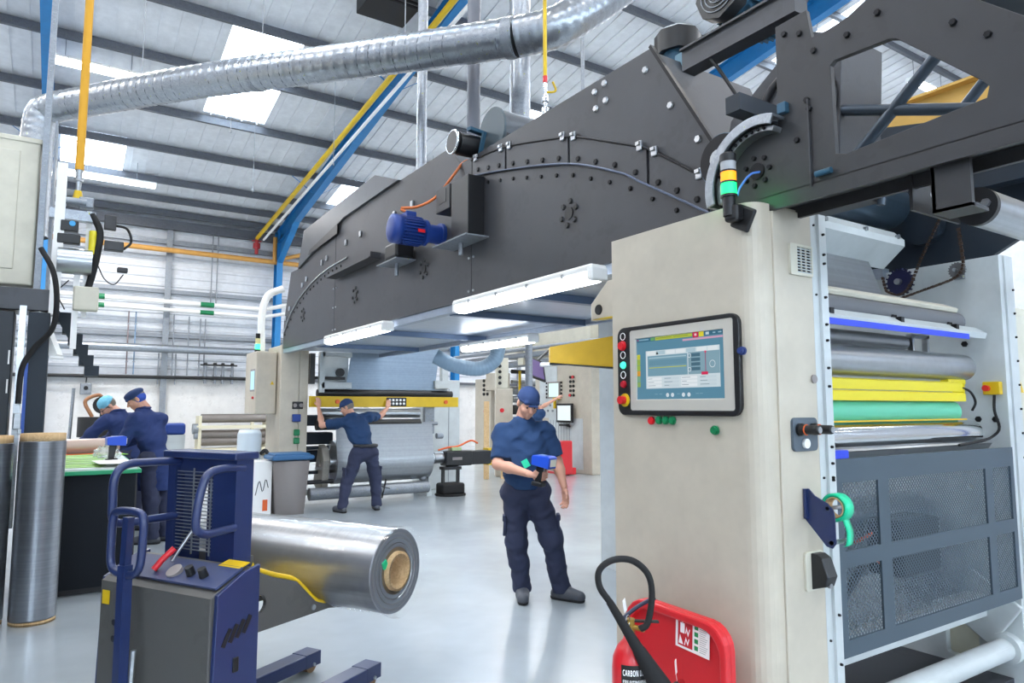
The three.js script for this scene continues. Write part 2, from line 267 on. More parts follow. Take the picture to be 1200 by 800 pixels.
// ---------------------------------------------------------------- near control cabinet (operator side tower)
{
  const t = thing('control_cabinet', 'tall beige control cabinet with touch screen panel behind the red fire extinguisher', 'cabinet', [2.34, 0, -2.66]);
  const o = [-2.34, 0, 2.66], sh = (g) => g.translate(...o);
  const plan = [[2.34, -2.66], [2.72, -2.66], [2.72, -1.79]]; for (let i = 0; i <= 6; i++) { const a = PI / 2 + i / 6 * PI / 2; plan.push([2.42 + 0.08 * Math.cos(a), -1.87 + 0.08 * Math.sin(a)]); }
  M('body', sh(PY(plan, [], 0, 2.42)), K.beige, t);
  M('front_panel', sh(RB(0.262, 2.4, 0.012, 2.588, 1.21, -1.787, 0.004)), K.beige, t);
  M('edge_flange', [sh(B(0.085, 2.42, 0.86, 2.766, 1.21, -2.215)), sh(B(0.05, 2.42, 0.02, 2.792, 1.21, -1.782))], K.paleGrey, t);
  { const g = []; for (const y of [2.33, 2.24, 2.2, 2.05, 1.93, 1.86, 1.74, 1.66, 1.47, 1.4, 1.33, 1.27, 1.26, 1.1, 0.7, 0.5]) g.push(bolt(2.79, y, -1.768, 0.0055, 'z')); for (const y of [2.37, 2.06, 1.27, 0.6]) g.push(bolt(2.745, y, -1.785, 0.005, 'z')); M('screw', g.map(sh), K.boltDark, t); }
  M('cover_cap', sh(CY([2.696, 1.69, -1.79], [2.696, 1.69, -1.774], 0.019)), K.plasticGrey, t);
  // touch panel on the aisle face
  const p = M('control_panel', sh(PX(rrect(-2.602, 1.532, -1.862, 1.962, 0.045), [rrect(-2.515, 1.556, -1.892, 1.942, 0.012)], 2.318, 0.024, 0.004)), K.black, t); p.userData.label = 'black framed touch screen panel';
  M('button_strip', sh(B(0.01, 0.4, 0.08, 2.332, 1.747, -2.558)), K.black, p);
  M('screen_frame', sh(PX(rrect(-2.52, 1.55, -1.888, 1.948, 0.012), [rrect(-2.477, 1.607, -1.945, 1.9, 0.003)], 2.322, 0.012, 0.002)), mat('#c9c5bb', 0.4, 0.2), p);
  const cv = document.createElement('canvas'); cv.width = 724; cv.height = 400; const c = cv.getContext('2d');
  const R = (x, y, w, h, f) => { c.fillStyle = f; c.fillRect(x, y, w, h); };
  R(0, 0, 724, 400, '#5f8fa6'); R(0, 0, 724, 26, '#3f7088'); R(8, 8, 10, 8, '#d0307a'); R(22, 8, 90, 8, '#8db3c4'); R(130, 4, 34, 18, '#6fae6a'); R(170, 2, 312, 22, '#b9c74a'); R(182, 9, 130, 4, '#8a963a'); R(330, 9, 120, 4, '#8a963a');
  R(486, 0, 44, 32, '#d2264e'); R(499, 8, 18, 14, '#f3d5dc'); R(534, 0, 38, 30, '#e4d93c'); R(586, 6, 26, 16, '#cfe0e8'); R(640, 10, 20, 8, '#9fc0ce'); R(680, 10, 24, 8, '#9fc0ce'); R(404, 34, 320, 12, '#d7a7c0');
  const tab = ['#c8c83a', '#9dbb4a', '#9dbb4a', '#e0a030', '#7fae8a', '#8fb060']; tab.forEach((f, i) => R(2, 106 + i * 36, 30, 34, f));
  R(84, 88, 604, 244, '#d6e3e8'); R(100, 122, 340, 130, '#7ba3b4'); R(112, 132, 318, 8, '#a9c6d0'); R(112, 196, 318, 5, '#c5cf5a'); R(112, 150, 318, 36, '#6d97aa'); R(446, 118, 240, 134, '#88a9b6');
  R(470, 126, 70, 20, '#4f7183'); R(470, 154, 70, 20, '#4f7183'); R(470, 182, 70, 20, '#4f7183'); R(470, 210, 70, 20, '#4f7183'); R(574, 110, 14, 18, '#e05578'); R(578, 128, 6, 110, '#a05a78'); R(548, 240, 50, 18, '#d83058');
  for (let i = 0; i < 7; i++) R(96 + i * 84, 92, 74, 24, i % 3 === 1 ? '#b4cdd6' : '#eaf1f3'); for (let i = 0; i < 4; i++) for (let j = 0; j < 3; j++) { R(94 + i * 146, 262 + j * 22, 128, 17, i % 2 ? '#cfdde3' : '#eef3f5'); R(100 + i * 146, 268 + j * 22, 40 + 14 * ((i + j) % 3), 3, '#7d929c'); }
  c.fillStyle = '#333'; c.beginPath(); c.moveTo(186, 96); c.lineTo(198, 114); c.lineTo(174, 114); c.fill();
  c.strokeStyle = '#eef4f6'; c.lineWidth = 3; for (const [x, y, r] of [[632, 196, 20], [456, 138, 12], [456, 222, 12]]) { c.beginPath(); c.arc(x, y, r, 0, 7); c.stroke(); }
  c.fillStyle = '#dfeaf0'; for (const x of [270, 312, 402, 446]) { c.beginPath(); c.arc(x, 374, 13, 0, 7); c.fill(); } for (const x of [160, 200, 350, 500, 530]) R(x, 366, 24, 4, '#84aabb');
  const st = new THREE.CanvasTexture(cv); st.colorSpace = THREE.SRGBColorSpace;
  const sg = new THREE.PlaneGeometry(0.532, 0.293).rotateY(-PI / 2).translate(2.331, 1.7535, -2.211);
  M('display', sh(sg), new THREE.MeshStandardMaterial({ color: '#7c7c7c', map: st, emissiveMap: st, emissive: '#ffffff', emissiveIntensity: 0.32, roughness: 0.25 }), p, true);
  const knob = (name, m, y, z, r = 0.017, x = 2.312, par = p) => M(name, [sh(CY([2.335, y, z], [x, y, z], r, r * 0.94, 18)), sh(CY([2.334, y, z], [par === p ? 2.314 : 2.324, y, z], r * 1.25, r * 1.25, 18))], m, par);
  knob('button', K.red, 1.872, -2.562, 0.02, 2.3); knob('button', glow('#3fc9a8', 0.6), 1.776, -2.558, 0.015, 2.306); knob('button', mat('#b01c2c', 0.3), 1.682, -2.557, 0.015, 2.306);
  for (const y of [1.918, 1.826, 1.728]) M('symbol_ring', sh(new THREE.TorusGeometry(0.017, 0.002, 6, 20).rotateY(PI / 2).translate(2.3165, y, -2.56)), K.white, p);
  knob('emergency_collar', K.yellow, 1.605, -2.55, 0.026, 2.312); knob('emergency_stop', K.red, 1.605, -2.555, 0.021, 2.286);
  knob('button', K.red, 1.507, -2.384, 0.015, 2.318, t); for (const z of [-2.334, -2.292, -2.25]) knob('button', K.greenDark, 1.51, z, 0.015, 2.318, t); knob('button', K.greenDark, 1.473, -2.007, 0.016, 2.315, t); knob('button', mat('#283c78', 0.35), 1.8, -1.853, 0.014, 2.31, t);
  // vent grille on the end face
  const v = M('vent_grille', [sh(PZ(rrect(2.553, 2.13, 2.708, 2.265, 0.006), [rrect(2.6, 2.142, 2.7, 2.255, 0.002)], -1.781, 0.012)), ...[2.633, 2.667].map((x) => sh(B(0.005, 0.113, 0.008, x, 2.198, -1.776)))], K.cream, t);
  for (let i = 0; i < 9; i++) M('louvre', sh(B(0.1, 0.004, 0.014, 2.65, 2.148 + i * 0.0127, -1.777, 0, 0.5)), K.paleGrey, v);
  M('vent_back', sh(B(0.1, 0.113, 0.003, 2.65, 2.198, -1.7795)), K.boltDark, v);
  const rg = M('regulator_plate', sh(PZ(rrect(2.525, 1.388, 2.692, 1.527, 0.022), [], -1.782, 0.014, 0.002)), mat('#57636e', 0.35, 0.2), t);
  for (const x of [2.565, 2.655]) { M('regulator_knob', sh(LA([[0, 0], [0.026, 0], [0.026, 0.018], [0.019, 0.022], [0.019, 0.085], [0.016, 0.092], [0, 0.092]], 20).rotateX(PI / 2).translate(x, 1.478, -1.768)), K.black, rg); M('collar', sh(new THREE.TorusGeometry(0.02, 0.003, 6, 20).translate(x, 1.478, -1.735)), K.orange, rg); M('knob_cap', sh(CY([x, 1.478, -1.68], [x, 1.478, -1.673], 0.013)), K.steel, rg); }
  M('gauge', [sh(CY([2.6, 1.42, -1.768], [2.6, 1.42, -1.756], 0.02, 0.02, 20))], K.white, rg);
  const lt = M('latch_plate', sh(PZ(rrect(2.578, 0.822, 2.698, 0.978, 0.012), [], -1.782, 0.012, 0.002)), K.cream, t);
  M('latch', sh(ext([[0, 0], [0.06, 0.02], [0.075, 0.06], [0.05, 0.13], [0.025, 0.145], [0, 0.145]], [], 0.07, 0.006).rotateY(-PI / 2).translate(2.682, 0.828, -1.772)), K.black, lt);
  M('lock', sh(CY([2.647, 0.85, -1.72], [2.647, 0.85, -1.706], 0.01)), K.steel, lt);
}
// signal tower, lit green
{
  const t = thing('signal_light', 'stacked signal light with green lamp lit on black elbow bracket', 'signal light', [2.29, 2.42, -1.865]);
  M('bracket', [CY([0, -0.06, 0], [0, 0.02, 0], 0.026), RB(0.05, 0.07, 0.07, 0.012, -0.05, 0.012, 0.015), RB(0.02, 0.1, 0.1, 0.042, -0.07, 0.035, 0.01, 0, 0.5)], K.black, t);
  M('base', CY([0, 0.02, 0], [0, 0.03, 0], 0.034), K.black, t);
  M('green_lamp', CY([0, 0.03, 0], [0, 0.078, 0], 0.032, 0.032, 24), glow('#16e872', 0.9), t); M('divider', CY([0, 0.078, 0], [0, 0.086, 0], 0.034), K.black, t);
  M('amber_lamp', CY([0, 0.086, 0], [0, 0.126, 0], 0.032, 0.032, 24), glow('#ff9416', 0.6), t); M('divider', CY([0, 0.126, 0], [0, 0.133, 0], 0.034), K.black, t);
  M('clear_lamp', CY([0, 0.133, 0], [0, 0.17, 0], 0.032, 0.032, 24), mat('#a5a8ac', 0.3), t); M('cap', [CY([0, 0.17, 0], [0, 0.2, 0], 0.034), SPH(0.034, 0, 0.2, 0, 1, 0.35, 1)], K.black, t);
  const l = new THREE.PointLight('#30f58c', 0.02); l.position.set(2.29, 2.475, -1.865); l.castShadow = true; scene.add(l);
}
// tape dispenser and its green roll
{
  const t = thing('tape_dispenser', 'dark blue bracket tape dispenser screwed to the end of the beige cabinet', 'dispenser', [2.6, 1.13, -1.78]);
  M('back_plate', B(0.03, 0.12, 0.01, 0.0, 0.045, 0.008), K.stackBlue, t);
  M('side_plate', PX([[0, 0.1], [0.02, 0.105], [0.045, 0.08], [0.1, 0.055], [0.125, 0.03], [0.13, 0.0], [0.13, -0.1], [0.115, -0.12], [0.09, -0.115], [0, -0.02]].map(([a, b]) => [a, b]), [], 0.0, 0.006), K.stackBlue, t);
  M('spindle', CY([0.0, 0.035, 0.1], [0.09, 0.035, 0.1], 0.008), K.steel, t); M('roller', CY([0.0, -0.098, 0.112], [0.075, -0.098, 0.112], 0.01), K.steel, t); M('cutter', B(0.07, 0.012, 0.004, 0.045, -0.09, 0.128), K.steel, t);
  const r = thing('tape_roll', 'roll of bright green adhesive tape on a brown core in the dispenser', 'tape', [2.668, 1.165, -1.68]);
  M('tape', LA([[0.042, -0.024], [0.057, -0.024], [0.057, 0.024], [0.042, 0.024], [0.042, -0.024]], 32).rotateZ(PI / 2), mat('#14cf9a', 0.3), r);
  M('core', LA([[0.036, -0.025], [0.042, -0.025], [0.042, 0.025], [0.036, 0.025], [0.036, -0.025]], 32).rotateZ(PI / 2), K.card, r);
  M('tape_end', TU([[0, -0.045, 0.035], [0, -0.09, 0.05], [0, -0.14, 0.045], [0, -0.15, 0.03]], 0.0015, 4).scale(16, 1, 1), mat('#14cf9a', 0.3), r);
}

// ---------------------------------------------------------------- coating unit between the two side frames
{
  const t = thing('coating_unit', 'roller coating unit with yellow guard bars and perforated grey guard beside the control cabinet', 'machine', [2.8, 0, -1.8]);
  const o = [-2.8, 0, 1.8], sh = (g) => g.translate(...o), roll = (r, y, z, x0, x1, seg = 28) => sh(CY([x0, y, z], [x1, y, z], r, r, seg));
  const sf = M('side_frame', [sh(PX([[-5.4, 0], [-1.79, 0], [-1.79, 2.46], [-5.4, 2.46]], [rrect(-2.2, 0.1, -2.02, 0.3, 0.02), circ(-1.98, 0.42, 0.05), circ(-2.02, 1.1, 0.02)], 4.56, 0.05, 0.003)), sh(B(0.1, 2.46, 0.02, 4.66, 1.23, -1.79))], K.paleGrey, t);
  { const g = []; for (let y = 0.3; y < 2.4; y += 0.14) g.push(sh(bolt(4.69, y, -1.777, 0.006, 'z'))); for (const [y, z] of [[1.5, -1.95], [1.5, -1.86], [1.95, -2.0], [1.82, -2.08]]) g.push(sh(bolt(4.556, y, z, 0.016))); M('screw', g, K.boltDark, sf); }
  M('terminal_box', sh(RB(0.04, 0.07, 0.06, 4.54, 2.38, -2.0, 0.005)), K.galvDull, sf);
  // rollers from top to bottom
  const R = (name, m, r, y, z, x0, x1, capm = K.boltDark) => { const q = M(name, roll(r, y, z, x0, x1), m, t); M('journal', [roll(r * 0.35, y, z, x1, Math.min(x1 + 0.07, 4.56), 14), roll(r * 0.35, y, z, Math.max(2.8, x0 - 0.05), x0, 14)], K.steel, q); M('end_cap', [roll(r * 0.96, y, z, x1, x1 + 0.006), roll(r * 0.96, y, z, x0 - 0.006, x0)], capm, q); return q; };
  M('web', sh(PX([[-2.34, 2.5], [-2.33, 2.5], [-2.2, 2.13], [-2.21, 2.13]], [], 2.83, 1.29)), mat('#8d9094', 0.4, 0.35, { map: T.brush }), t);
  M('doctor_pan', [sh(PX([[-2.3, 2.66], [-2.26, 2.66], [-2.2, 2.6], [-2.2, 2.56], [-2.34, 2.44], [-2.38, 2.46]], [], 2.83, 1.5, 0.004))], K.paleGrey, t);
  { const g = []; for (const x of [3.1, 3.5, 3.9, 4.25]) g.push(sh(CY([x, 2.61, -2.21], [x, 2.61, -2.19], 0.014))); M('pan_screw', g, K.bolt, t); }
  R('transfer_roller', mat('#5e7284', 0.28, 0.75, { map: T.brush }), 0.14, 2.86, -2.35, 2.83, 4.45);
  M('cover_strip', sh(RB(1.56, 0.03, 0.1, 3.6, 2.15, -1.99, 0.01, 0, 0.4)), K.cream, t);
  R('rubber_roller', mat('#6a6b70', 0.5), 0.055, 2.07, -1.98, 2.83, 4.42, mat('#56575b', 0.5));
  const bm = M('doctor_beam', sh(PX([[-1.97, 1.98], [-1.87, 1.97], [-1.86, 2.0], [-1.92, 2.04], [-1.97, 2.04]], [], 2.83, 1.7, 0.004)), K.paleGrey, t);
  M('blue_strip', sh(PX([[-1.868, 1.955], [-1.862, 1.955], [-1.862, 1.985], [-1.868, 1.985]], [], 2.86, 1.45)), K.blueBright, bm);
  { const g = []; for (const x of [3.0, 3.62, 4.2]) g.push(sh(B(0.03, 0.03, 0.03, x, 2.02, -1.885)), sh(bolt(x - 0.04, 2.04, -1.9, 0.008, 'y')), sh(bolt(x - 0.015, 2.04, -1.9, 0.008, 'y'))); g.forEach((q, i) => M(i % 3 ? 'clamp_bolt' : 'clamp', q, K.boltDark, bm)); }
  R('back_roller', mat('#9b9da0', 0.35, 0.6, { map: T.brush }), 0.04, 1.93, -2.05, 2.83, 3.95);
  M('bracket', [sh(B(0.02, 0.1, 0.03, 4.0, 1.93, -2.03)), sh(B(0.02, 0.1, 0.03, 4.16, 1.93, -2.03)), sh(B(0.2, 0.02, 0.03, 4.08, 1.97, -2.03))], K.steel, t);
  R('guide_roller', K.steel, 0.076, 1.8, -1.96, 2.86, 4.42, K.plasticGrey);
  for (const [y, h, z] of [[1.685, 0.055, -1.925], [1.628, 0.05, -1.915]]) M('guard_bar', sh(PX([[z - 0.01, y - h / 2], [z + 0.012, y - h / 2], [z + 0.012, y + h / 2 - 0.008], [z, y + h / 2], [z - 0.03, y + h / 2]], [], 2.82, 1.5, 0.002)), K.yellowBright, t);
  M('guard_end', [sh(RB(0.2, 0.03, 0.05, 4.28, 1.715, -1.95, 0.008)), sh(B(0.012, 0.09, 0.06, 4.32, 1.66, -1.94))], K.yellowBright, t);
  M('coating_roller', roll(0.062, 1.545, -1.965, 2.83, 4.26), K.mint, t);
  M('edge_strip', sh(B(1.45, 0.008, 0.02, 3.56, 1.503, -1.9)), K.yellow, t);
  R('chrome_roller', K.chrome, 0.072, 1.425, -1.94, 2.83, 4.42, K.steel);
  M('ink_tray', [sh(PX([[-2.1, 1.33], [-1.86, 1.33], [-1.83, 1.37], [-1.84, 1.38], [-1.87, 1.34], [-2.1, 1.34]], [], 2.83, 1.6))], K.steel, t);
  M('blue_slide', sh(RB(0.12, 0.04, 0.05, 2.9, 1.36, -1.82, 0.006)), K.blueBright, t);
  M('cable', sh(TU([[4.28, 1.69, -1.93], [4.36, 1.66, -1.9], [4.42, 1.6, -1.9], [4.42, 1.55, -1.92]], 0.007, 6)), K.rubber, t);
  // emergency stop box with cable on the inner face
  const e = M('stop_box', sh(RB(0.04, 0.075, 0.09, 4.535, 1.68, -1.855, 0.006)), K.yellow, t); M('stop_button', sh(CY([4.515, 1.68, -1.875], [4.49, 1.68, -1.875], 0.018)), K.red, e); M('stop_cable', sh(TU([[4.54, 1.64, -1.85], [4.53, 1.55, -1.85], [4.54, 1.45, -1.835], [4.5, 1.4, -1.86], [4.3, 1.385, -1.83], [4.0, 1.37, -1.81]], 0.008, 6)), K.rubber, e);
  // perforated guard
  const g = M('guard_frame', [sh(PZ([[2.815, 0.51], [4.545, 0.51], [4.545, 1.345], [2.815, 1.345]], [[2.87, 0.58, 3.15, 0.88], [3.24, 0.58, 4.2, 0.88], [4.28, 0.58, 4.5, 0.88], [2.87, 0.95, 3.15, 1.24], [3.24, 0.95, 4.2, 1.24], [4.28, 0.95, 4.5, 1.24]].map(([a, b, c, d]) => [[a, b], [c, b], [c, d], [a, d]]), -1.79, 0.012, 0.001))], mat('#46545f', 0.42, 0.25), t);
  const pitch = 0.0165;
  const tile = (() => { // square cell with a round hole
    const p = [], n = 8, r = pitch * 0.36, h = pitch / 2; const C = [[-h, -h], [h, -h], [h, h], [-h, h]];
    for (let q = 0; q < 4; q++) { const a0 = -3 * PI / 4 + q * PI / 2; const P = (k) => [r * Math.cos(a0 + k * PI / 4), r * Math.sin(a0 + k * PI / 4)]; const c0 = C[q], c1 = C[(q + 1) % 4], p0 = P(0), p1 = P(1), p2 = P(2); for (const tr of [[c0, c1, p1], [c0, p1, p0], [c1, p2, p1]]) for (const v of tr) p.push(v[0], v[1], 0); }
    const b = new THREE.BufferGeometry(); b.setAttribute('position', new THREE.Float32BufferAttribute(p, 3)); b.computeVertexNormals(); return b.rotateZ(PI / 4);
  })();
  for (const [a, b, c, d] of [[2.86, 0.57, 3.16, 0.89], [3.23, 0.57, 4.21, 0.89], [4.27, 0.57, 4.51, 0.89], [2.86, 0.94, 3.16, 1.25], [3.23, 0.94, 4.21, 1.25], [4.27, 0.94, 4.51, 1.25]]) {
    const gs = [], s = pitch / Math.SQRT2; const nx = Math.floor((c - a) / (2 * s)), ny = Math.floor((d - b) / s);
    for (let j = 0; j < ny; j++) for (let i = 0; i < nx; i++) gs.push(tile.clone().translate(a + (2 * i + (j % 2) + 0.6) * s, b + (j + 0.6) * s, -1.784));
    const m = M('perforated_sheet', gs.map(sh), g.material, g); m.userData.kind = 'stuff';
  }
  // works behind the guard
  M('drive_roller', [roll(0.1, 0.95, -2.35, 2.83, 4.5), roll(0.16, 0.7, -2.5, 2.83, 4.5)], K.steel, t);
  M('lever', [sh(BAR([3.25, 0.62, -2.05], [3.75, 0.82, -2.15], 0.03)), sh(BAR([2.95, 0.72, -2.1], [3.3, 0.85, -2.1], 0.05))], K.rubber, t);
  M('red_lever', [sh(CY([3.3, 0.87, -2.0], [3.55, 0.78, -2.0], 0.01)), sh(CY([3.35, 0.9, -2.02], [3.5, 0.93, -2.02], 0.008))], K.orange, t);
  M('drive_housing', [sh(RB(0.42, 0.3, 0.2, 3.95, 0.82, -2.1, 0.03))], K.navyFrame, t);
  M('cross_tube', [sh(CY([2.82, 0.22, -1.87], [4.5, 0.22, -1.87], 0.058, 0.058, 24)), sh(CY([4.5, 0.22, -1.87], [4.56, 0.22, -1.87], 0.085, 0.085, 24))], K.paleGrey, t);
  M('base_beam', [sh(B(1.75, 0.12, 0.1, 3.68, 0.44, -2.0)), sh(RB(0.03, 0.3, 0.3, 4.53, 0.42, -1.98, 0.01, 0, 0.6))], K.paleGrey, t); M('drip_pan', [sh(B(1.75, 0.04, 1.3, 3.68, 0.04, -2.5)), sh(B(1.75, 0.5, 0.03, 3.68, 0.3, -3.1))], mat('#4a4c52', 0.5, 0.2, { map: T.worn }), t);
}
{
  const c = thing('hanging_cable', 'bright blue air hose hanging straight beside the right side frame', 'hose', [4.72, 0, -1.66]);
  M('hose', TU([[0.05, 2.75, 0], [0, 2.2, 0], [-0.01, 1.6, 0.01], [0.0, 1.0, 0], [0.02, 0.2, -0.02]], 0.012, 8), mat('#1c50b8', 0.4), c);
  const k = thing('electrical_cabinet', 'white electrical cabinet with yellow warning triangle beyond the right side frame', 'cabinet', [5.3, 0, -1.85]);
  M('body', RB(1.1, 2.2, 0.5, 0, 1.1, -0.3, 0.015), K.cream, k); M('door', RB(1.04, 2.1, 0.02, 0, 1.1, -0.045, 0.008), K.cream, k); M('handle', RB(0.03, 0.16, 0.03, -0.46, 1.4, -0.02, 0.008), K.galvDull, k);
  M('warning_sign', PZ([[-0.42, 1.66], [-0.28, 1.66], [-0.35, 1.79]], [], -0.034, 0.003), K.yellow, k);
}
// ---------------------------------------------------------------- bridge frame of dark plates over the coating unit
{
  const t = thing('bridge_frame', 'black steel plate bridge with window cut-out and cross braces above the control cabinet', 'machine frame', [2.45, 2.44, -1.6]);
  const o = [-2.45, -2.44, 1.6], sh = (g) => g.translate(...o);
  const outline = [[-2.06, 2.445], [-2.06, 2.6], [-1.99, 2.73], [-1.87, 2.79], [-1.785, 2.78], [-1.738, 2.75], [-1.733, 3.172], [-1.588, 3.176], [-1.57, 3.051], [-1.509, 3.049], [-1.423, 3.06], [-1.346, 3.092], [-1.22, 3.3], [-1.05, 3.1], [-0.97, 2.9], [-0.847, 2.783], [-0.5, 2.62], [0.1, 2.58], [0.1, 2.445]];
  const win = [[-1.494, 2.9], [-1.478, 2.914], [-1.264, 2.902], [-1.237, 2.89], [-0.975, 2.625], [-0.957, 2.6], [-0.966, 2.565], [-1.449, 2.53], [-1.489, 2.545]];
  const pl = M('side_plate', [sh(PX(outline.slice().reverse(), [win], 2.455, 0.025, 0.002))], K.darker, t);
  M('joint_strip', [sh(B(0.012, 0.36, 0.006, 2.449, 2.62, -1.592))], K.dark, pl);
  M('lower_flange', [sh(B(0.18, 0.02, 1.95, 2.545, 2.445, -0.87)), sh(B(0.02, 0.06, 1.95, 2.46, 2.42, -0.87)), sh(B(0.02, 0.07, 1.95, 2.64, 2.42, -0.87))], K.darker, t);
  { const g = []; for (const [z, y] of [[-1.69, 3.12], [-1.62, 3.09], [-1.56, 2.99], [-1.42, 2.99], [-1.3, 3.02], [-1.05, 2.86], [-0.95, 2.77], [-1.6, 2.8], [-1.59, 2.76], [-1.65, 2.65]]) g.push(sh(bolt(2.45, y, z, 0.011))); M('bolt', g, K.boltDark, pl); }
  { const g = [sh(CY([2.448, 2.577, -1.845], [2.456, 2.577, -1.845], 0.036, 0.036, 22))]; for (let i = 0; i < 7; i++) { const a = i * 2 * PI / 7; g.push(sh(bolt(2.45, 2.577 + 0.062 * Math.sin(a), -1.845 + 0.062 * Math.cos(a), 0.01))); } M('bearing_port', g, K.boltDark, pl); }
  { const arc = (r0, r1, x, th) => { const a = [], b = []; for (let i = 0; i <= 20; i++) { const q = PI * 1.08 - i / 20 * PI * 0.7; a.push([-1.8 + r1 * Math.cos(q), 2.52 + r1 * Math.sin(q)]); b.push([-1.8 + r0 * Math.cos(q), 2.52 + r0 * Math.sin(q)]); } return sh(PX([...a, ...b.reverse()].reverse(), [], x, th, 0.002)); };
    const rf = M('ring_flange', [arc(0.222, 0.265, 2.372, 0.012), arc(0.255, 0.265, 2.38, 0.08)], K.galv, t); M('inner_band', arc(0.2, 0.222, 2.4, 0.056), K.steel, rf);
    const g = []; for (let i = 0; i < 11; i++) { const q = PI * 0.9 - i / 11 * PI * 0.5; g.push(sh(bolt(2.396, 2.52 + 0.211 * Math.sin(q), -1.8 + 0.211 * Math.cos(q), 0.006))); } M('rivet', g, K.boltDark, rf); }
  M('sensor', [sh(RB(0.03, 0.045, 0.04, 2.44, 2.8, -1.7, 0.005)), sh(CY([2.44, 2.48, -1.565], [2.44, 2.48, -1.5], 0.012))], K.tealMotor, t);
  M('wire', sh(TU([[2.45, 2.57, -1.83], [2.41, 2.555, -1.85], [2.37, 2.5, -1.87], [2.35, 2.46, -1.87]], 0.005, 6)), mat('#4a7ad0', 0.4), t);
  for (const [a, b, r] of [[[3.0, 3.0, -1.9], [3.05, 2.73, -1.12], 0.026], [[3.02, 3.1, -1.3], [3.02, 2.62, -1.85], 0.026], [[3.5, 3.1, -1.35], [3.5, 2.7, -1.75], 0.026], [[3.3, 2.75, -1.75], [3.3, 2.55, -1.78], 0.02]]) M('brace', sh(CY(a, b, r, r, 12)), mat('#3b4652', 0.4, 0.4), t);
  M('drive_plate', sh(PX([[-5.2, 2.46], [-1.85, 2.46], [-1.55, 2.62], [-1.4, 2.9], [-1.7, 3.3], [-2.6, 3.5], [-5.2, 3.5]].reverse(), [], 4.6, 0.04)), K.navyFrame, t);
  M('bearing_box', [sh(B(0.02, 0.17, 0.125, 2.5, 2.32, -1.105)), sh(B(0.12, 0.012, 0.125, 2.55, 2.24, -1.105)), sh(B(0.12, 0.17, 0.012, 2.55, 2.32, -1.16))], K.darker, t); M('hanger_plate', [sh(B(0.36, 0.24, 0.012, 2.8, 2.42, -1.3))], K.darker, t);
  M('top_beam', [sh(B(2.1, 0.1, 0.1, 3.55, 3.05, -1.0)), sh(B(0.1, 0.1, 2.2, 4.5, 2.9, -0.9)), sh(B(2.1, 0.08, 0.08, 3.55, 2.95, -2.0))], K.navyFrame, t);
  const fr = M('feed_roller', sh(CY([2.92, 2.335, -1.2], [4.55, 2.335, -1.2], 0.072, 0.072, 32)), K.steel, t); M('roller_face', [sh(CY([2.9, 2.335, -1.2], [2.925, 2.335, -1.2], 0.073, 0.073, 32))], K.black, fr); M('shaft', sh(CY([2.6, 2.335, -1.2], [2.9, 2.335, -1.2], 0.022)), K.chrome, fr); M('shaft_nut', sh(CY([2.885, 2.34, -1.165], [2.9, 2.34, -1.165], 0.016, 0.016, 6)), K.steel, fr);
  // chain drive on the far plate
  const chain = (pts, name) => { const cv = new THREE.CatmullRomCurve3(pts.map((p) => V(...p)), false, 'catmullrom', 0.2), n = Math.round(cv.getLength() / 0.022), g = []; for (let i = 0; i < n; i++) { const a = cv.getPointAt(i / n), b = cv.getPointAt(Math.min(1, (i + 0.8) / n)); g.push(sh(BAR([a.x, a.y, a.z], [b.x, b.y, b.z], i % 2 ? 0.014 : 0.02, 0.012))); } const m = M(name, g, mat('#4a3a30', 0.45, 0.5), t); m.userData.kind = 'stuff'; };
  chain([[4.46, 2.74, -2.04], [4.46, 2.5, -2.17], [4.46, 2.36, -2.235], [4.46, 2.3, -2.28], [4.46, 2.285, -2.33], [4.46, 2.32, -2.4], [4.46, 2.42, -2.42]], 'chain'); chain([[4.46, 2.64, -1.95], [4.46, 2.42, -1.935], [4.46, 2.36, -1.96], [4.46, 2.33, -2.02], [4.46, 2.24, -2.4], [4.46, 2.18, -2.6]], 'chain'); chain([[2.86, 2.6, -2.08], [2.86, 2.4, -2.08], [2.86, 2.34, -2.1], [2.86, 2.33, -2.14]], 'chain');
  const spr = (r, y, z, m, name) => { const s = M(name, [sh(CY([4.47, y, z], [4.49, y, z], r, r, 30)), ...Array.from({ length: 18 }, (_, i) => sh(B(0.018, r * 0.14, r * 0.2, 4.48, y + (r * 1.05) * Math.sin(i * PI / 9), z + (r * 1.05) * Math.cos(i * PI / 9), 0, -i * PI / 9)))], m, t); M('hub', sh(CY([4.44, y, z], [4.47, y, z], r * 0.25)), K.steel, s); };
  spr(0.078, 2.37, -2.32, mat('#23264a', 0.35, 0.5), 'sprocket'); spr(0.042, 2.39, -1.98, mat('#6a6a6c', 0.4, 0.6), 'sprocket'); M('bearing_flange', sh(CY([4.53, 2.72, -2.2], [4.6, 2.72, -2.2], 0.12, 0.12, 28)), K.navyFrame, t);
}

